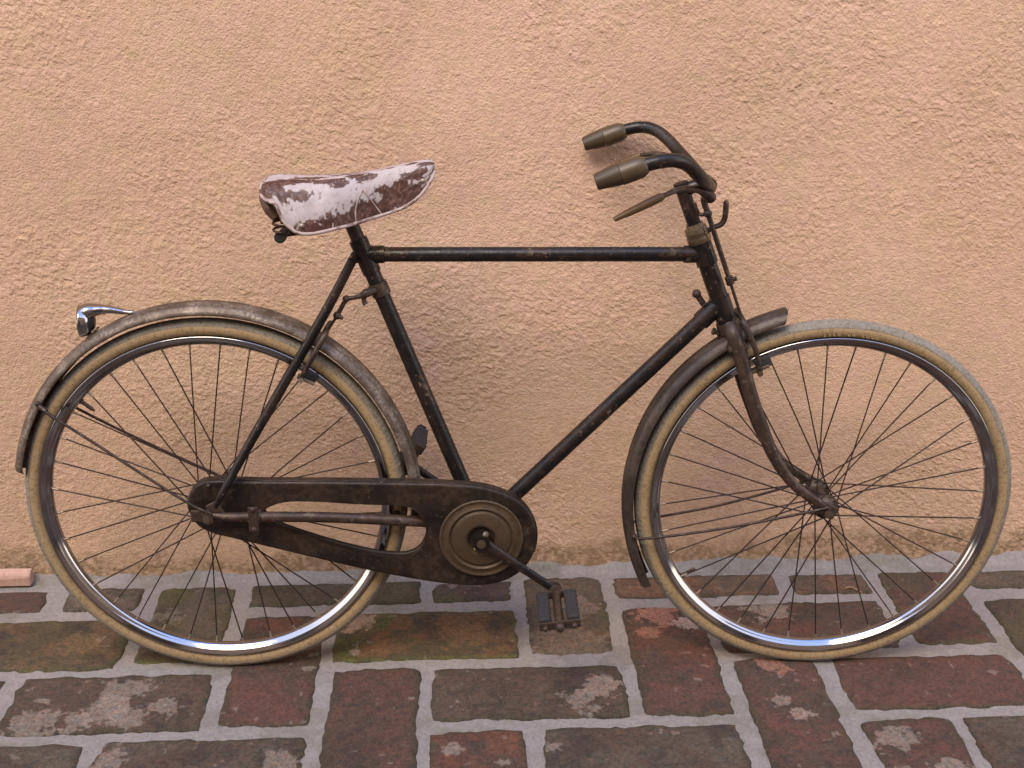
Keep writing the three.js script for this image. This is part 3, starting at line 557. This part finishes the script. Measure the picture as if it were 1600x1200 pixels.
{
  const g = group('rear_mudguard', bike);
  const T = [[-6, 0.382], [9, 0.383], [54, 0.3865], [89, 0.385], [111, 0.383], [132, 0.3785], [144, 0.376], [158, 0.373], [171, 0.372]];
  part('blade', around(guardProfile(0, 0.0185), -4 * D2R, 167.5 * D2R, 130, ...RC, { closed: true, rf: (a) => lerpTable(T, a / D2R) }), M.guard, g);
  const tip = around(guardProfile(0, 0.0185), 167.5 * D2R, 170.3 * D2R, 6, ...RC, { closed: true, rf: (a) => lerpTable(T, a / D2R), wf: null });
  { const P = tip.attributes.position; for (let i = 0; i < P.count; i++) { const t = clamp((Math.atan2(P.getY(i) - RC[1], P.getX(i)) / D2R - 167.5) / 2.8); P.setZ(i, P.getZ(i) * (1 - 0.5 * t * t)); } tip.computeVertexNormals(); }
  part('guard_tip', tip, M.guard, g);
  for (const s of [1, -1]) part('stay', merge([sweep([[-0.3005, 0.5575, 0.0285 * s], [-0.293, 0.550, 0.033 * s], [-0.20, 0.487, 0.046 * s], [-0.02, 0.3745, 0.0775 * s], [0.008, 0.362, 0.078 * s]], [0.0027, 0.0027, 0.0026, 0.0026, 0.0026], { radial: 10 }), ball(0.0056, [-0.3005, 0.5575, 0.0285 * s], 10), cyl(0.0048, V(-0.297, 0.553, 0.030 * s), V(-0.285, 0.5445, 0.034 * s), 10)]), M.rod, g);
  part('fixing_bolt', merge([cyl(0.005, V(-0.2715, 0.602, 0.0), V(-0.2655, 0.589, 0), 8), ball(0.006, [0.197, 0.690, 0.004], 10)]), M.rust, g);
}
{
  const g = steered('front_mudguard');
  const T = [[104, 0.3875], [116, 0.386], [125, 0.384], [143, 0.383], [155, 0.381], [168, 0.379], [192, 0.379], [202, 0.381], [211, 0.384]];
  const geo = around(guardProfile(0, 0.0195), 105.2 * D2R, 209.3 * D2R, 100, ...FC, { closed: true, rf: (a) => lerpTable(T, a / D2R) });
  { const P = geo.attributes.position, per = P.count / 101;   // slanted leading edge: the crown reaches further than the sides
    for (let i = 0; i < 3; i++) for (let k = 0; k < per; k++) { const q = i * per + k, x = P.getX(q) - FC[0], y = P.getY(q) - FC[1], r = Math.hypot(x, y), d = clamp((0.3875 - r) / 0.0195), a = Math.atan2(y, x) + ((3 - i) / 3) * (0.034 * d - 0.012); P.setXY(q, FC[0] + r * Math.cos(a), FC[1] + r * Math.sin(a)); }
    geo.computeVertexNormals(); }
  part('blade', geo, M.guardDark, g);
  for (const s of [1, -1]) part('stay', merge([sweep([[0.7850, 0.2835, 0.0285 * s], [0.793, 0.2835, 0.036 * s], [0.95, 0.3130, 0.048 * s], [1.105, 0.3560, 0.0605 * s], [1.137, 0.3665, 0.0640 * s]], [0.0028, 0.0027, 0.0026, 0.0026, 0.0030], { radial: 10 }), ball(0.0062, [0.7855, 0.2835, 0.029 * s], 10)]), M.rod, g);
}
// chain case, cranks, pedals
{
  const g = group('chain_case', bike);
  const out = [[-0.0442, 0.3771], [-0.0315, 0.4024], [-0.0122, 0.4150], [0.011, 0.4175], [0.0512, 0.4160], [0.1089, 0.4150], [0.2246, 0.4140], [0.3987, 0.4105], [0.4325, 0.4090], [0.4978, 0.4025], [0.5411, 0.3877], [0.5718, 0.3670], [0.5910, 0.3371], [0.5974, 0.3023], [0.5931, 0.2687], [0.5755, 0.2367], [0.5505, 0.2153], [0.5180, 0.2030], [0.4795, 0.1995], [0.4110, 0.2060], [0.3358, 0.2205], [0.2846, 0.2320], [0.1589, 0.2655], [0.0280, 0.3018], [-0.0007, 0.3097], [-0.0286, 0.3268], [-0.0435, 0.3578]];
  const hole = [[0.0990, 0.3525], [0.1174, 0.3636], [0.1411, 0.3693], [0.1935, 0.3691], [0.2656, 0.3640], [0.3123, 0.3620], [0.3480, 0.3610], [0.3720, 0.3480], [0.3854, 0.3172], [0.3752, 0.2804], [0.3547, 0.2673], [0.3250, 0.2665], [0.2778, 0.2743], [0.1902, 0.3010], [0.1155, 0.3314], [0.1010, 0.3420]];
  const loop = (L, Cl, ins) => { const c = new THREE.CatmullRomCurve3(L.map(([x, y]) => V(x, y)), true, 'centripetal'), s = new Cl(), n = 140, P = c.getPoints(n), q = []; for (let i = 0; i < n; i++) { const t = P[(i + 1) % n].clone().sub(P[(i + n - 1) % n]).normalize(); q.push(new THREE.Vector2(P[i].x + t.y * -ins, P[i].y + t.x * ins)); } s.setFromPoints(q); return s; };
  const area = (L) => L.reduce((a, p, i) => a + p[0] * L[(i + 1) % L.length][1] - L[(i + 1) % L.length][0] * p[1], 0);
  const bev = 0.006, sh = loop(out, THREE.Shape, area(out) < 0 ? -bev : bev); sh.holes.push(loop(hole, THREE.Path, area(hole) < 0 ? bev : -bev));
  const e = new THREE.ExtrudeGeometry(sh, { depth: 0.016, bevelEnabled: true, bevelSize: bev, bevelThickness: bev, bevelSegments: 5, curveSegments: 4 });
  e.translate(0, 0, 0.0325); { const P = e.attributes.position, U = e.attributes.uv; for (let i = 0; i < P.count; i++) U.setXY(i, P.getX(i) / TILE, (P.getY(i) + P.getZ(i)) / TILE); }
  part('case_shell', e, M.case, g);
  // folded seam that runs along the top
  part('seam', sweep([[-0.02, 0.4075, 0.0475], [0.02, 0.4165, 0.0475], [0.11, 0.4145, 0.0475], [0.225, 0.4135, 0.0475], [0.40, 0.4098, 0.0475], [0.4978, 0.4020, 0.0475], [0.5418, 0.3870, 0.0475], [0.572, 0.3665, 0.0475], [0.5915, 0.3371, 0.0475], [0.598, 0.3023, 0.0475], [0.5935, 0.2687, 0.0475]], 0.0016, { radial: 8, seg: 80 }), M.case, g);
  // raised round cover with steps and a knurled rim
  const pr = [[0.0775, 0.0540], [0.0780, 0.0572], [0.0752, 0.0588], [0.0732, 0.0570], [0.0700, 0.0566], [0.0640, 0.0584], [0.0620, 0.0602], [0.0600, 0.0602], [0.0582, 0.0566], [0.0560, 0.0564], [0.0538, 0.0592], [0.0500, 0.0604], [0.0320, 0.0625], [0.0268, 0.0618], [0.0240, 0.0570], [0.0235, 0.0500]];
  const d = around(pr, 0, TAU, 360, ...BB, { rf: (a, t) => (t < 0.16 ? 0.0004 * Math.sin(a * 90) : 0) }); { const P = d.attributes.position, U = d.attributes.uv; for (let i = 0; i < P.count; i++) U.setXY(i, P.getX(i) / TILE, P.getY(i) / TILE); }
  part('round_cover', d, M.disc, g);
  part('bearing_cup', merge([cyl(0.0232, V(...BB, 0.045), V(...BB, 0.054), 28), cyl(0.016, V(...BB, 0.054), V(...BB, 0.0575), 24)]), M.black, g);
  part('case_screw', merge([ball(0.0045, [0.3115, 0.4095, 0.050], 10), ball(0.004, [-0.002, 0.4085, 0.056], 10), ball(0.004, [0.018, 0.309, 0.05], 10)]), M.rust, g);
}
const CR = [0.6324, 0.2087], dirC = Math.atan2(CR[1] - BB[1], CR[0] - BB[0]);
{
  const g = group('crank_set', bike);
  const cn = (s, t) => [BB[0] + s * (CR[0] - BB[0]) * t, BB[1] + s * (CR[1] - BB[1]) * t];
  for (const s of [1, -1]) {
    const z0 = s > 0 ? 0.068 : -0.056, z1 = s > 0 ? 0.086 : -0.082;
    part('crank_arm', merge([sweep([[...cn(s, -0.02), z0], [...cn(s, 0.12), z0 + 0.003 * s], [...cn(s, 0.35), mix(z0, z1, 0.35)], [...cn(s, 0.75), mix(z0, z1, 0.8)], [...cn(s, 0.98), z1]], [0.0135, 0.0110, 0.0090, 0.0078, 0.0088], { radial: 14, flat: 0.72 }), cyl(0.0155, V(...BB, z0 - 0.012), V(...BB, z0 + 0.011), 22), cyl(0.0112, V(...cn(s, 1), z1 - 0.009), V(...cn(s, 1), z1 + 0.009), 20)]), M.paint, g);
    part('cotter_pin', merge([cyl(0.0042, V(BB[0] - 0.011, BB[1] - 0.016, z0), V(BB[0] + 0.010, BB[1] + 0.018, z0), 10), cyl(0.0062, V(BB[0] + 0.007, BB[1] + 0.012, z0), V(BB[0] + 0.009, BB[1] + 0.016, z0), 6)]), M.nipple, g);
  }
  part('axle_end', merge([cyl(0.0085, V(...BB, 0.074), V(...BB, 0.081), 16), cyl(0.0045, V(...BB, 0.081), V(...BB, 0.0822), 12)]), M.dullChrome, g);
  for (const s of [1, -1]) {
    const p = group('pedal', bike), [x, y] = cn(s, 1), a = s > 0 ? 0.13 : 1.0, z = (t) => s * (0.094 + t * 0.126);
    p.userData.label = s > 0 ? 'pedal with black rubber blocks below the chain case' : 'pedal against the wall behind the seat tube';
    part('spindle', merge([sweep([[x, y, z(-0.02)], [x, y, z(0.12)], [x, y, z(0.2)], [x, y, z(0.85)], [x, y, z(1)]], [0.0110, 0.0105, 0.0080, 0.0080, 0.0085], { radial: 16, smooth: false }), cyl(0.0125, V(x, y, z(-0.02)), V(x, y, z(0.06)), 18), ball(0.0088, [x, y, z(1.0)], 12)]), M.rust, p);
    for (const q of [1, -1]) {
      const bx = x + q * 0.0255 * Math.cos(a), by = y + q * 0.0255 * Math.sin(a), ribs = [];
      const g0 = box(0.0215, 0.024, 0.098, 0, 0, 0, 0, 0.004); ribs.push(g0);
      for (let k = 0; k < 6; k++) { const r1 = box(0.0232, 0.0258, 0.007, 0, 0, -0.04 + k * 0.016, 0, 0.002); ribs.push(r1); }
      const b = merge(ribs); b.rotateZ(a); b.translate(bx, by, z(0.5)); part('rubber_block', b, M.rubber, p);
      part('block_bolt', merge([cyl(0.0048, V(bx, by, z(0.93)), V(bx, by, z(0.995)), 10), ball(0.0052, [bx, by, z(0.995)], 10)]), M.rust, p);
    }
    for (const t of [0.075, 0.935]) part('end_plate', box(0.074, 0.016, 0.0032, x, y, z(t), a, 0.0015), M.rust, p);
  }
}
// handlebar, stem, levers
{
  const g = steered('handlebar');
  const half = [[0.6880, 0.9900, 0.211], [0.7640, 1.0165, 0.210], [0.7850, 1.0205, 0.207], [0.8020, 1.0200, 0.199], [0.8180, 1.0145, 0.187], [0.8340, 1.0030, 0.170], [0.8520, 0.9850, 0.142], [0.8690, 0.9680, 0.100], [0.8830, 0.9530, 0.050], [0.8870, 0.9490, 0]];
  part('bar', sweep([...half, ...half.slice(0, -1).reverse().map(([x, y, z]) => [x, y, -z])], 0.0111, { radial: 18, seg: 150 }), M.paint, g);
  part('stem', merge([cyl(0.0122, along(0.190), along(0.270), 20), sweep([along(0.252), [0.858, 0.9440, 0], [0.870, 0.9475, 0], [0.886, 0.9490, 0]], [0.0110, 0.0118, 0.0120, 0.0125], { radial: 18 }), cyl(0.0142, V(0.8855, 0.950, -0.02), V(0.8855, 0.950, 0.02), 20), cyl(0.0130, along(0.255), along(0.2705), 20)]), M.paint, g);
  for (const s of [1, -1]) {
    const d = V(0.7640 - 0.6880, 1.0165 - 0.9900, -0.001 * s).normalize(), o = V(0.6800, 0.9872, 0.211 * s), at = (t) => o.clone().addScaledVector(d, t);
    part('grip', sweep([at(0), at(0.002), at(0.030), at(0.0395)], [0.0112, 0.0130, 0.0168, 0.0176], { radial: 22, smooth: false }), M.grip, g);
    part('grip_sleeve', sweep([at(0.0400), at(0.042), at(0.062), at(0.074), at(0.080), at(0.0825)], [0.0176, 0.0182, 0.0180, 0.0172, 0.0140, 0.0124], { radial: 22, smooth: false }), M.gripBand, g);
  }
}
for (const s of [1, -1]) {
  const g = steered('brake_lever');
  g.userData.label = s > 0 ? 'brake lever with olive handle on the side away from the wall' : 'brake lever with olive handle on the wall side';
  const L = [[0.8785, 0.9430, 0.080], [0.8600, 0.9565, 0.100], [0.8368, 0.9645, 0.130], [0.8147, 0.9657, 0.150], [0.7913, 0.9600, 0.170]].map(([x, y, z]) => [x - (s < 0 ? 0.006 : 0), y + (s < 0 ? 0.014 : 0), z * s]);
  part('lever_arm', merge([sweep(L, [0.0095, 0.0068, 0.0056, 0.0048, 0.0040], { radial: 12 }), ball(0.0102, [L[0][0] + 0.001, L[0][1] - 0.001, L[0][2]], 14), cyl(0.0055, V(L[0][0], L[0][1], L[0][2]), V(0.8855, 0.928, 0.012 * s), 12)]), M.rust, g);
  const a = V(...L[4]), b = V(s > 0 ? 0.7130 : 0.715, s > 0 ? 0.9252 : 0.938, 0.190 * s);
  part('lever_handle', sweep([a, a.clone().lerp(b, 0.08), a.clone().lerp(b, 0.3), a.clone().lerp(b, 0.7), b.clone()], [0.0048, 0.0070, 0.0072, 0.0060, 0.0040], { radial: 14, smooth: false }), M.leverHandle, g);
}
{
  const g = steered('front_brake');
  part('pull_rod', merge([sweep([[0.8790, 0.930, 0.018], [0.8800, 0.921, 0.018], [0.8869, 0.9024, 0.02], [0.8935, 0.8857, 0.02]], [0.0068, 0.0058, 0.0046, 0.0044], { radial: 10 }), cyl(0.0044, V(0.8935, 0.8857, 0.02), V(0.9328, 0.7846, 0.02), 12), cyl(0.0029, V(0.9328, 0.7846, 0.02), V(0.9575, 0.7200, 0.02), 10), ball(0.0074, [0.8869, 0.9024, 0.02], 12), cyl(0.0072, V(0.9300, 0.7915, 0.02), V(0.9355, 0.7775, 0.02), 12), cyl(0.0042, V(0.9330, 0.7850, 0.02), V(0.9440, 0.7895, 0.024), 6)]), M.rod, g);
  part('rod_guide', merge([sweep([[0.8635, 0.9200, 0.012], [0.8680, 0.9080, 0.014], [0.8735, 0.9000, 0.014], [0.8869, 0.9024, 0.02]], [0.0034, 0.0034, 0.0034, 0.0034], { radial: 8 })]), M.rust, g);
  for (const s of [1, -1]) {
    part('stirrup', sweep([[0.9575, 0.7200, 0.018 * (s > 0 ? 1 : 0.4)], [0.9600, 0.7120, 0.036 * s], [0.9790, 0.6740, 0.047 * s], [0.9890, 0.6460, 0.047 * s], [0.9965, 0.6215, 0.040 * s], [0.9970, 0.6190, 0.026 * s]], [0.0044, 0.0060, 0.0050, 0.0042, 0.0042, 0.004], { radial: 10 }), M.rod, g);
    const pad = box(0.030, 0.020, 0.014, 1.0035, 0.6330, 0.019 * s, -1.14 + 1.57, 0.003);
    part('brake_pad', pad, M.rubber, g);
    part('pad_nut', merge([cyl(0.0055, V(0.9950, 0.6200, 0.030 * s), V(0.9950, 0.6200, 0.047 * s), 8), box(0.034, 0.006, 0.017, 0.998, 0.6225, 0.022 * s, 0.42, 0.001)]), M.dullChrome, g);
  }
}
{
  const g = group('rear_brake', bike);
  part('seat_tube_clamp', merge([cyl(0.0172, V(0.3105, 0.7735, 0), V(0.3185, 0.7525, 0), 20), sweep([[0.3130, 0.7640, 0.008], [0.2930, 0.7600, 0.020], [0.2840, 0.7545, 0.020]], [0.007, 0.0078, 0.006], { radial: 10 }), sweep([[0.2880, 0.7560, 0.02], [0.2890, 0.7440, 0.02], [0.2910, 0.7400, 0.02]], [0.0045, 0.0042, 0.005], { radial: 8 }), sweep([[0.2840, 0.7550, 0.02], [0.2700, 0.7515, 0.02], [0.2574, 0.7497, 0.02]], [0.0046, 0.0034, 0.0044], { radial: 10 }), ball(0.0065, [0.2574, 0.7497, 0.02], 12)]), M.rust, g);
  part('pull_rod', merge([cyl(0.0042, V(0.2574, 0.7497, 0.02), V(0.2400, 0.7190, 0.02), 10), ball(0.0075, [0.2405, 0.7195, 0.02], 12), cyl(0.0036, V(0.2405, 0.7195, 0.02), V(0.2500, 0.7160, 0.026), 6), cyl(0.0026, V(0.2400, 0.7185, 0.02), V(0.2190, 0.6880, 0.022), 10)]), M.rust, g);
  for (const s of [1, -1]) {
    part('stirrup', sweep([[0.2215, 0.6915, 0.020 * (s > 0 ? 1 : 0.3)], [0.2190, 0.6880, 0.038 * s], [0.2000, 0.6560, 0.049 * s], [0.1880, 0.6340, 0.047 * s], [0.1740, 0.6090, 0.036 * s]], [0.0040, 0.0060, 0.0050, 0.0042, 0.0045], { radial: 10 }), M.rust, g);
    part('brake_pad', box(0.030, 0.016, 0.014, 0.1860, 0.6090, 0.019 * s, -0.45, 0.003), M.rubber, g);
    part('pad_nut', merge([cyl(0.005, V(0.1740, 0.6055, 0.030 * s), V(0.1740, 0.6055, 0.044 * s), 8), box(0.034, 0.006, 0.016, 0.1800, 0.6010, 0.022 * s, -0.45, 0.001)]), M.nipple, g);
  }
}
{                                                         // bent lamp bracket on the headset
  const g = steered('lamp_bracket');
  part('bracket_arm', sweep([along(0.178).add(V(0.018, 0.002, 0)).toArray(), [0.9000, 0.8745, 0.003], [0.9130, 0.8805, 0.003], [0.9185, 0.8880, 0.003], [0.9200, 0.9010, 0.003], [0.9200, 0.9190, 0.003], [0.9200, 0.9225, 0.003]], [0.0042, 0.0042, 0.0046, 0.0048, 0.0050, 0.0048, 0.0030], { radial: 12, flat: 1.7 }), M.rust, g);
}
// saddle
{
  const g = group('saddle', bike);
  //         u      top    edge   half width
  const S = [[0.1275, 0.9570, 0.9420, 0.060], [0.1330, 0.9610, 0.9390, 0.078], [0.1440, 0.9640, 0.9330, 0.088], [0.1580, 0.9650, 0.9270, 0.093], [0.1680, 0.9652, 0.9030, 0.097], [0.1900, 0.9655, 0.8835, 0.099], [0.2140, 0.9660, 0.8806, 0.097], [0.2485, 0.9680, 0.8862, 0.088], [0.2845, 0.9710, 0.8925, 0.067], [0.3135, 0.9755, 0.8992, 0.050], [0.3400, 0.9800, 0.9065, 0.043], [0.3635, 0.9845, 0.9145, 0.039], [0.3840, 0.9880, 0.9275, 0.035], [0.4000, 0.9900, 0.9440, 0.030], [0.4110, 0.9895, 0.9610, 0.024], [0.4155, 0.9870, 0.9720, 0.014]];
  const cols = [1, 2, 3].map((c) => new THREE.CatmullRomCurve3(S.map((s) => V(s[0], s[c], 0)), false, 'centripetal'));
  const NU = 120, NW = 48, pos = [], uv = [], idx = [], edge = [[], []];
  for (let i = 0; i <= NU; i++) {
    const t = i / NU, a = cols[0].getPoint(t), u = a.x, vt = a.y, ve = cols[1].getPoint(t).y, hw = cols[2].getPoint(t).y;
    const dip = 0.004 * Math.sin(Math.PI * clamp((u - 0.15) / 0.22));
    for (let k = 0; k <= NW; k++) {
      const q = (k / NW) * 2 - 1, s = Math.sign(q), m = Math.abs(q);      // -1 wall side .. 1 viewer side
      let w, v;
      const flatW = 0.55, ang = clamp((m - 0.3) / 0.7) * Math.PI / 2;
      if (m < 0.3) { w = hw * flatW * (m / 0.3); v = vt - dip * (1 - m / 0.3) - 0.002 * (m / 0.3); }
      else { const e = Math.pow(Math.sin(ang), 0.8); w = hw * (flatW + (1 - flatW) * e); v = vt - 0.002 - (vt - 0.002 - ve) * Math.pow(1 - Math.cos(ang), 0.85); }
      v += (fbm(u * 40, q * 6, 3, 221) - 0.5) * 0.003 * (1 - Math.pow(m, 8)); w += s * (fbm(u * 30, q * 5, 3, 223) - 0.5) * 0.004 * sstep(0.3, 0.7, m);
      pos.push(u, v, w); uv.push((u - 0.125) / 0.29, (q + 1) / 2);
      if (k === NW) edge[0].push([u, v, w]); if (k === 0) edge[1].push([u, v, w]);
    }
  }
  for (let i = 0; i < NU; i++) for (let k = 0; k < NW; k++) { const a = i * (NW + 1) + k, b = a + NW + 1; idx.push(a, a + 1, b, b, a + 1, b + 1); }
  // peeling white paint over brown leather; tx along, ty: 0.5 top middle .. 1 edge on the viewer's side
  const brown = [[0.10, 0.83, 0.10, 0.07], [0.24, 0.80, 0.11, 0.05], [0.66, 0.97, 0.22, 0.10], [0.80, 0.93, 0.20, 0.09], [0.90, 0.80, 0.09, 0.07], [0.96, 0.72, 0.06, 0.06], [0.50, 0.97, 0.12, 0.09], [0.34, 0.98, 0.14, 0.05], [0.56, 0.66, 0.07, 0.05], [0.04, 0.9, 0.06, 0.1], [0.46, 0.74, 0.05, 0.04], [0.72, 0.64, 0.08, 0.04], [0.86, 0.62, 0.05, 0.05], [0.4, 0.7, 0.1, 0.03], [0.12, 0.72, 0.10, 0.05], [0.3, 0.62, 0.12, 0.03], [0.78, 0.86, 0.12, 0.06], [0.5, 0.56, 0.14, 0.03], [0.08, 0.77, 0.12, 0.08], [0.2, 0.68, 0.12, 0.03], [0.62, 0.72, 0.07, 0.04]];
  const map = colorTex(1024, 768, (u, v) => {
    const y = v < 0.5 ? 1 - v : v, sd = v < 0.5 ? 40 : 0;
    const n = fbm(u * 16, v * 12, 5, 231 + sd), n2 = fbm(u * 70, v * 50, 3, 233), st = fbm(u * 30, v * 130, 3, 235);
    let m = 0.10; for (const [a, b, c, d] of brown) m = Math.max(m, 1 - Math.hypot((u - a) / (c * 1.15), (y - b) / (d * 1.15)) * 0.72);
    const worn = sstep(0.54, 0.62, 0.50 * m + 0.44 * n + 0.22 * n2 + 0.04 * st + 0.01);
    const white = mix3([0.36, 0.305, 0.295], [0.46, 0.405, 0.395], n), dirty = mix3(white, [0.34, 0.25, 0.22], 0.6 * sstep(0.56, 0.74, n2));
    const leather = mix3([0.048, 0.018, 0.011], [0.092, 0.038, 0.023], sstep(0.3, 0.7, n2)), scuff = mix3(leather, [0.20, 0.14, 0.11], 0.4 * sstep(0.62, 0.75, n2));
    return mix3(dirty, scuff, worn);
  });
  const bump = greyTex(512, 512, (u, v) => fbm(u * 18, v * 14, 5, 241, 18));
  part('leather_cover', geoFrom(pos, uv, idx), std({ map, bumpMap: bump, bumpScale: 0.0018, roughness: 0.52, side: THREE.DoubleSide }), g);
  const piping = std({ map: colorTex(256, 256, (u, v) => mix3([0.38, 0.30, 0.265], [0.16, 0.09, 0.07], sstep(0.55, 0.68, fbm(u * 24, v * 24, 4, 243, 24)))), roughness: 0.55 });
  const rear = []; for (let k = 0; k <= NW; k++) rear.push([pos[k * 3], pos[k * 3 + 1], pos[k * 3 + 2]]);
  for (const s of [0, 1]) part('edge_piping', sweep(edge[s].filter((_, i) => i % 4 === 0), 0.0030, { radial: 10 }), piping, g);
  part('cantle_edge', sweep(rear.filter((_, i) => i % 3 === 0), 0.0028, { radial: 10 }), piping, g);
  // stitched gore: two raised welts on each flank
  const onSide = (t, q) => { const i = Math.round(t * NU), k = Math.round(((q + 1) / 2) * NW), o = (i * (NW + 1) + k) * 3; return [pos[o], pos[o + 1], pos[o + 2] + 0.0006 * Math.sign(q)]; };
  for (const s of [1, -1]) part('welt', merge([sweep([onSide(0.555, 0.62 * s), onSide(0.545, 0.74 * s), onSide(0.535, 0.86 * s), onSide(0.53, 0.99 * s)], 0.0014, { radial: 8 }), sweep([onSide(0.56, 0.62 * s), onSide(0.585, 0.74 * s), onSide(0.61, 0.86 * s), onSide(0.635, 0.99 * s)], 0.0014, { radial: 8 })]), piping, g);
  for (const [t, q] of [[0.85, 0.80], [0.36, 0.93], [0.85, -0.80], [0.36, -0.93]]) part('rivet', ball(0.0044, onSide(t, q), 12), M.nipple, g);
  // under-frame: rails, coil springs, rear roll
  for (const s of [1, -1]) {
    part('rail', sweep([[0.400, 0.958, 0.012 * s], [0.36, 0.930, 0.020 * s], [0.30, 0.908, 0.026 * s], [0.235, 0.895, 0.034 * s], [0.180, 0.890, 0.050 * s], [0.158, 0.893, 0.060 * s]], 0.0034, { radial: 8 }), M.rust, g);
    const coil = []; for (let i = 0; i <= 64; i++) { const a = (i / 64) * TAU * 3; coil.push([0.157 + 0.013 * Math.cos(a), 0.874 + 0.034 * (i / 64), 0.056 * s + 0.013 * Math.sin(a)]); }
    part('rear_flap', sweep([[0.1330, 0.9440, 0.050 * s], [0.1360, 0.9290, 0.056 * s], [0.1430, 0.9130, 0.061 * s], [0.1530, 0.8990, 0.066 * s]], [0.009, 0.011, 0.011, 0.007], { radial: 12, flat: 2.2 }), std({ color: C(0.10, 0.055, 0.038), roughness: 0.6, bumpMap: bump, bumpScale: 0.002 }), g);
    part('coil_spring', sweep(coil, 0.0022, { radial: 7, seg: 200 }), M.rust, g);
  }
  part('rear_roll', merge([cyl(0.0085, V(0.156, 0.8675, -0.064), V(0.156, 0.8675, 0.064), 16), cyl(0.0100, V(0.156, 0.8675, 0.054), V(0.156, 0.8675, 0.066), 16), sweep([[0.156, 0.868, 0.03], [0.19, 0.873, 0.028], [0.262, 0.884, 0.02]], 0.007, { radial: 10 }), sweep([[0.156, 0.868, -0.03], [0.19, 0.873, -0.028], [0.262, 0.884, -0.02]], 0.007, { radial: 10 })]), M.black, g);
  part('seat_clamp', merge([cyl(0.014, V(0.2655, 0.893, -0.036), V(0.2655, 0.893, 0.036), 16), cyl(0.0155, V(0.2635, 0.8965, 0), V(0.2695, 0.880, 0), 18)]), M.rust, g);
}
// tail lamp
{
  const g = group('tail_lamp', bike);
  const cx = -0.2150, cy = 0.7035, ax = V(-0.985, 0.02, 0.17).normalize(), at = (t) => V(cx, cy, 0).addScaledVector(ax, t);
  part('lens_ring', sweep([at(-0.013), at(-0.009), at(-0.003), at(0.001), at(0.004), at(0.0048), at(0.003)], [0.0230, 0.0265, 0.0280, 0.0290, 0.0284, 0.0262, 0.0250], { radial: 32, smooth: false, cap: false }), M.chrome, g);
  part('lens', sweep([at(0.002), at(0.0045), at(0.006)], [0.0252, 0.017, 0.002], { radial: 28, smooth: false }), M.lens, g);
  part('back_shell', sweep([at(-0.013), at(-0.022)], [0.0230, 0.012], { radial: 24, smooth: false }), M.black, g);
  part('housing', sweep([[-0.2090, 0.7165, 0], [-0.2010, 0.7215, 0], [-0.1880, 0.7240, 0], [-0.1730, 0.7250, 0], [-0.1550, 0.7235, 0], [-0.1380, 0.7205, 0], [-0.1230, 0.7195, 0], [-0.1180, 0.7195, 0]], [0.0160, 0.0150, 0.0110, 0.0080, 0.0060, 0.0046, 0.0034, 0.0015], { radial: 22, seg: 60, flat: 1.25 }), M.chrome, g);
  part('bracket', merge([box(0.028, 0.004, 0.018, -0.1975, 0.6820, 0.003, 0.75, 0.0015), ball(0.004, [-0.1945, 0.6860, 0.010], 10)]), M.dullChrome, g);
}

renderer.setSize(1024, 768);
renderer.render(scene, camera);
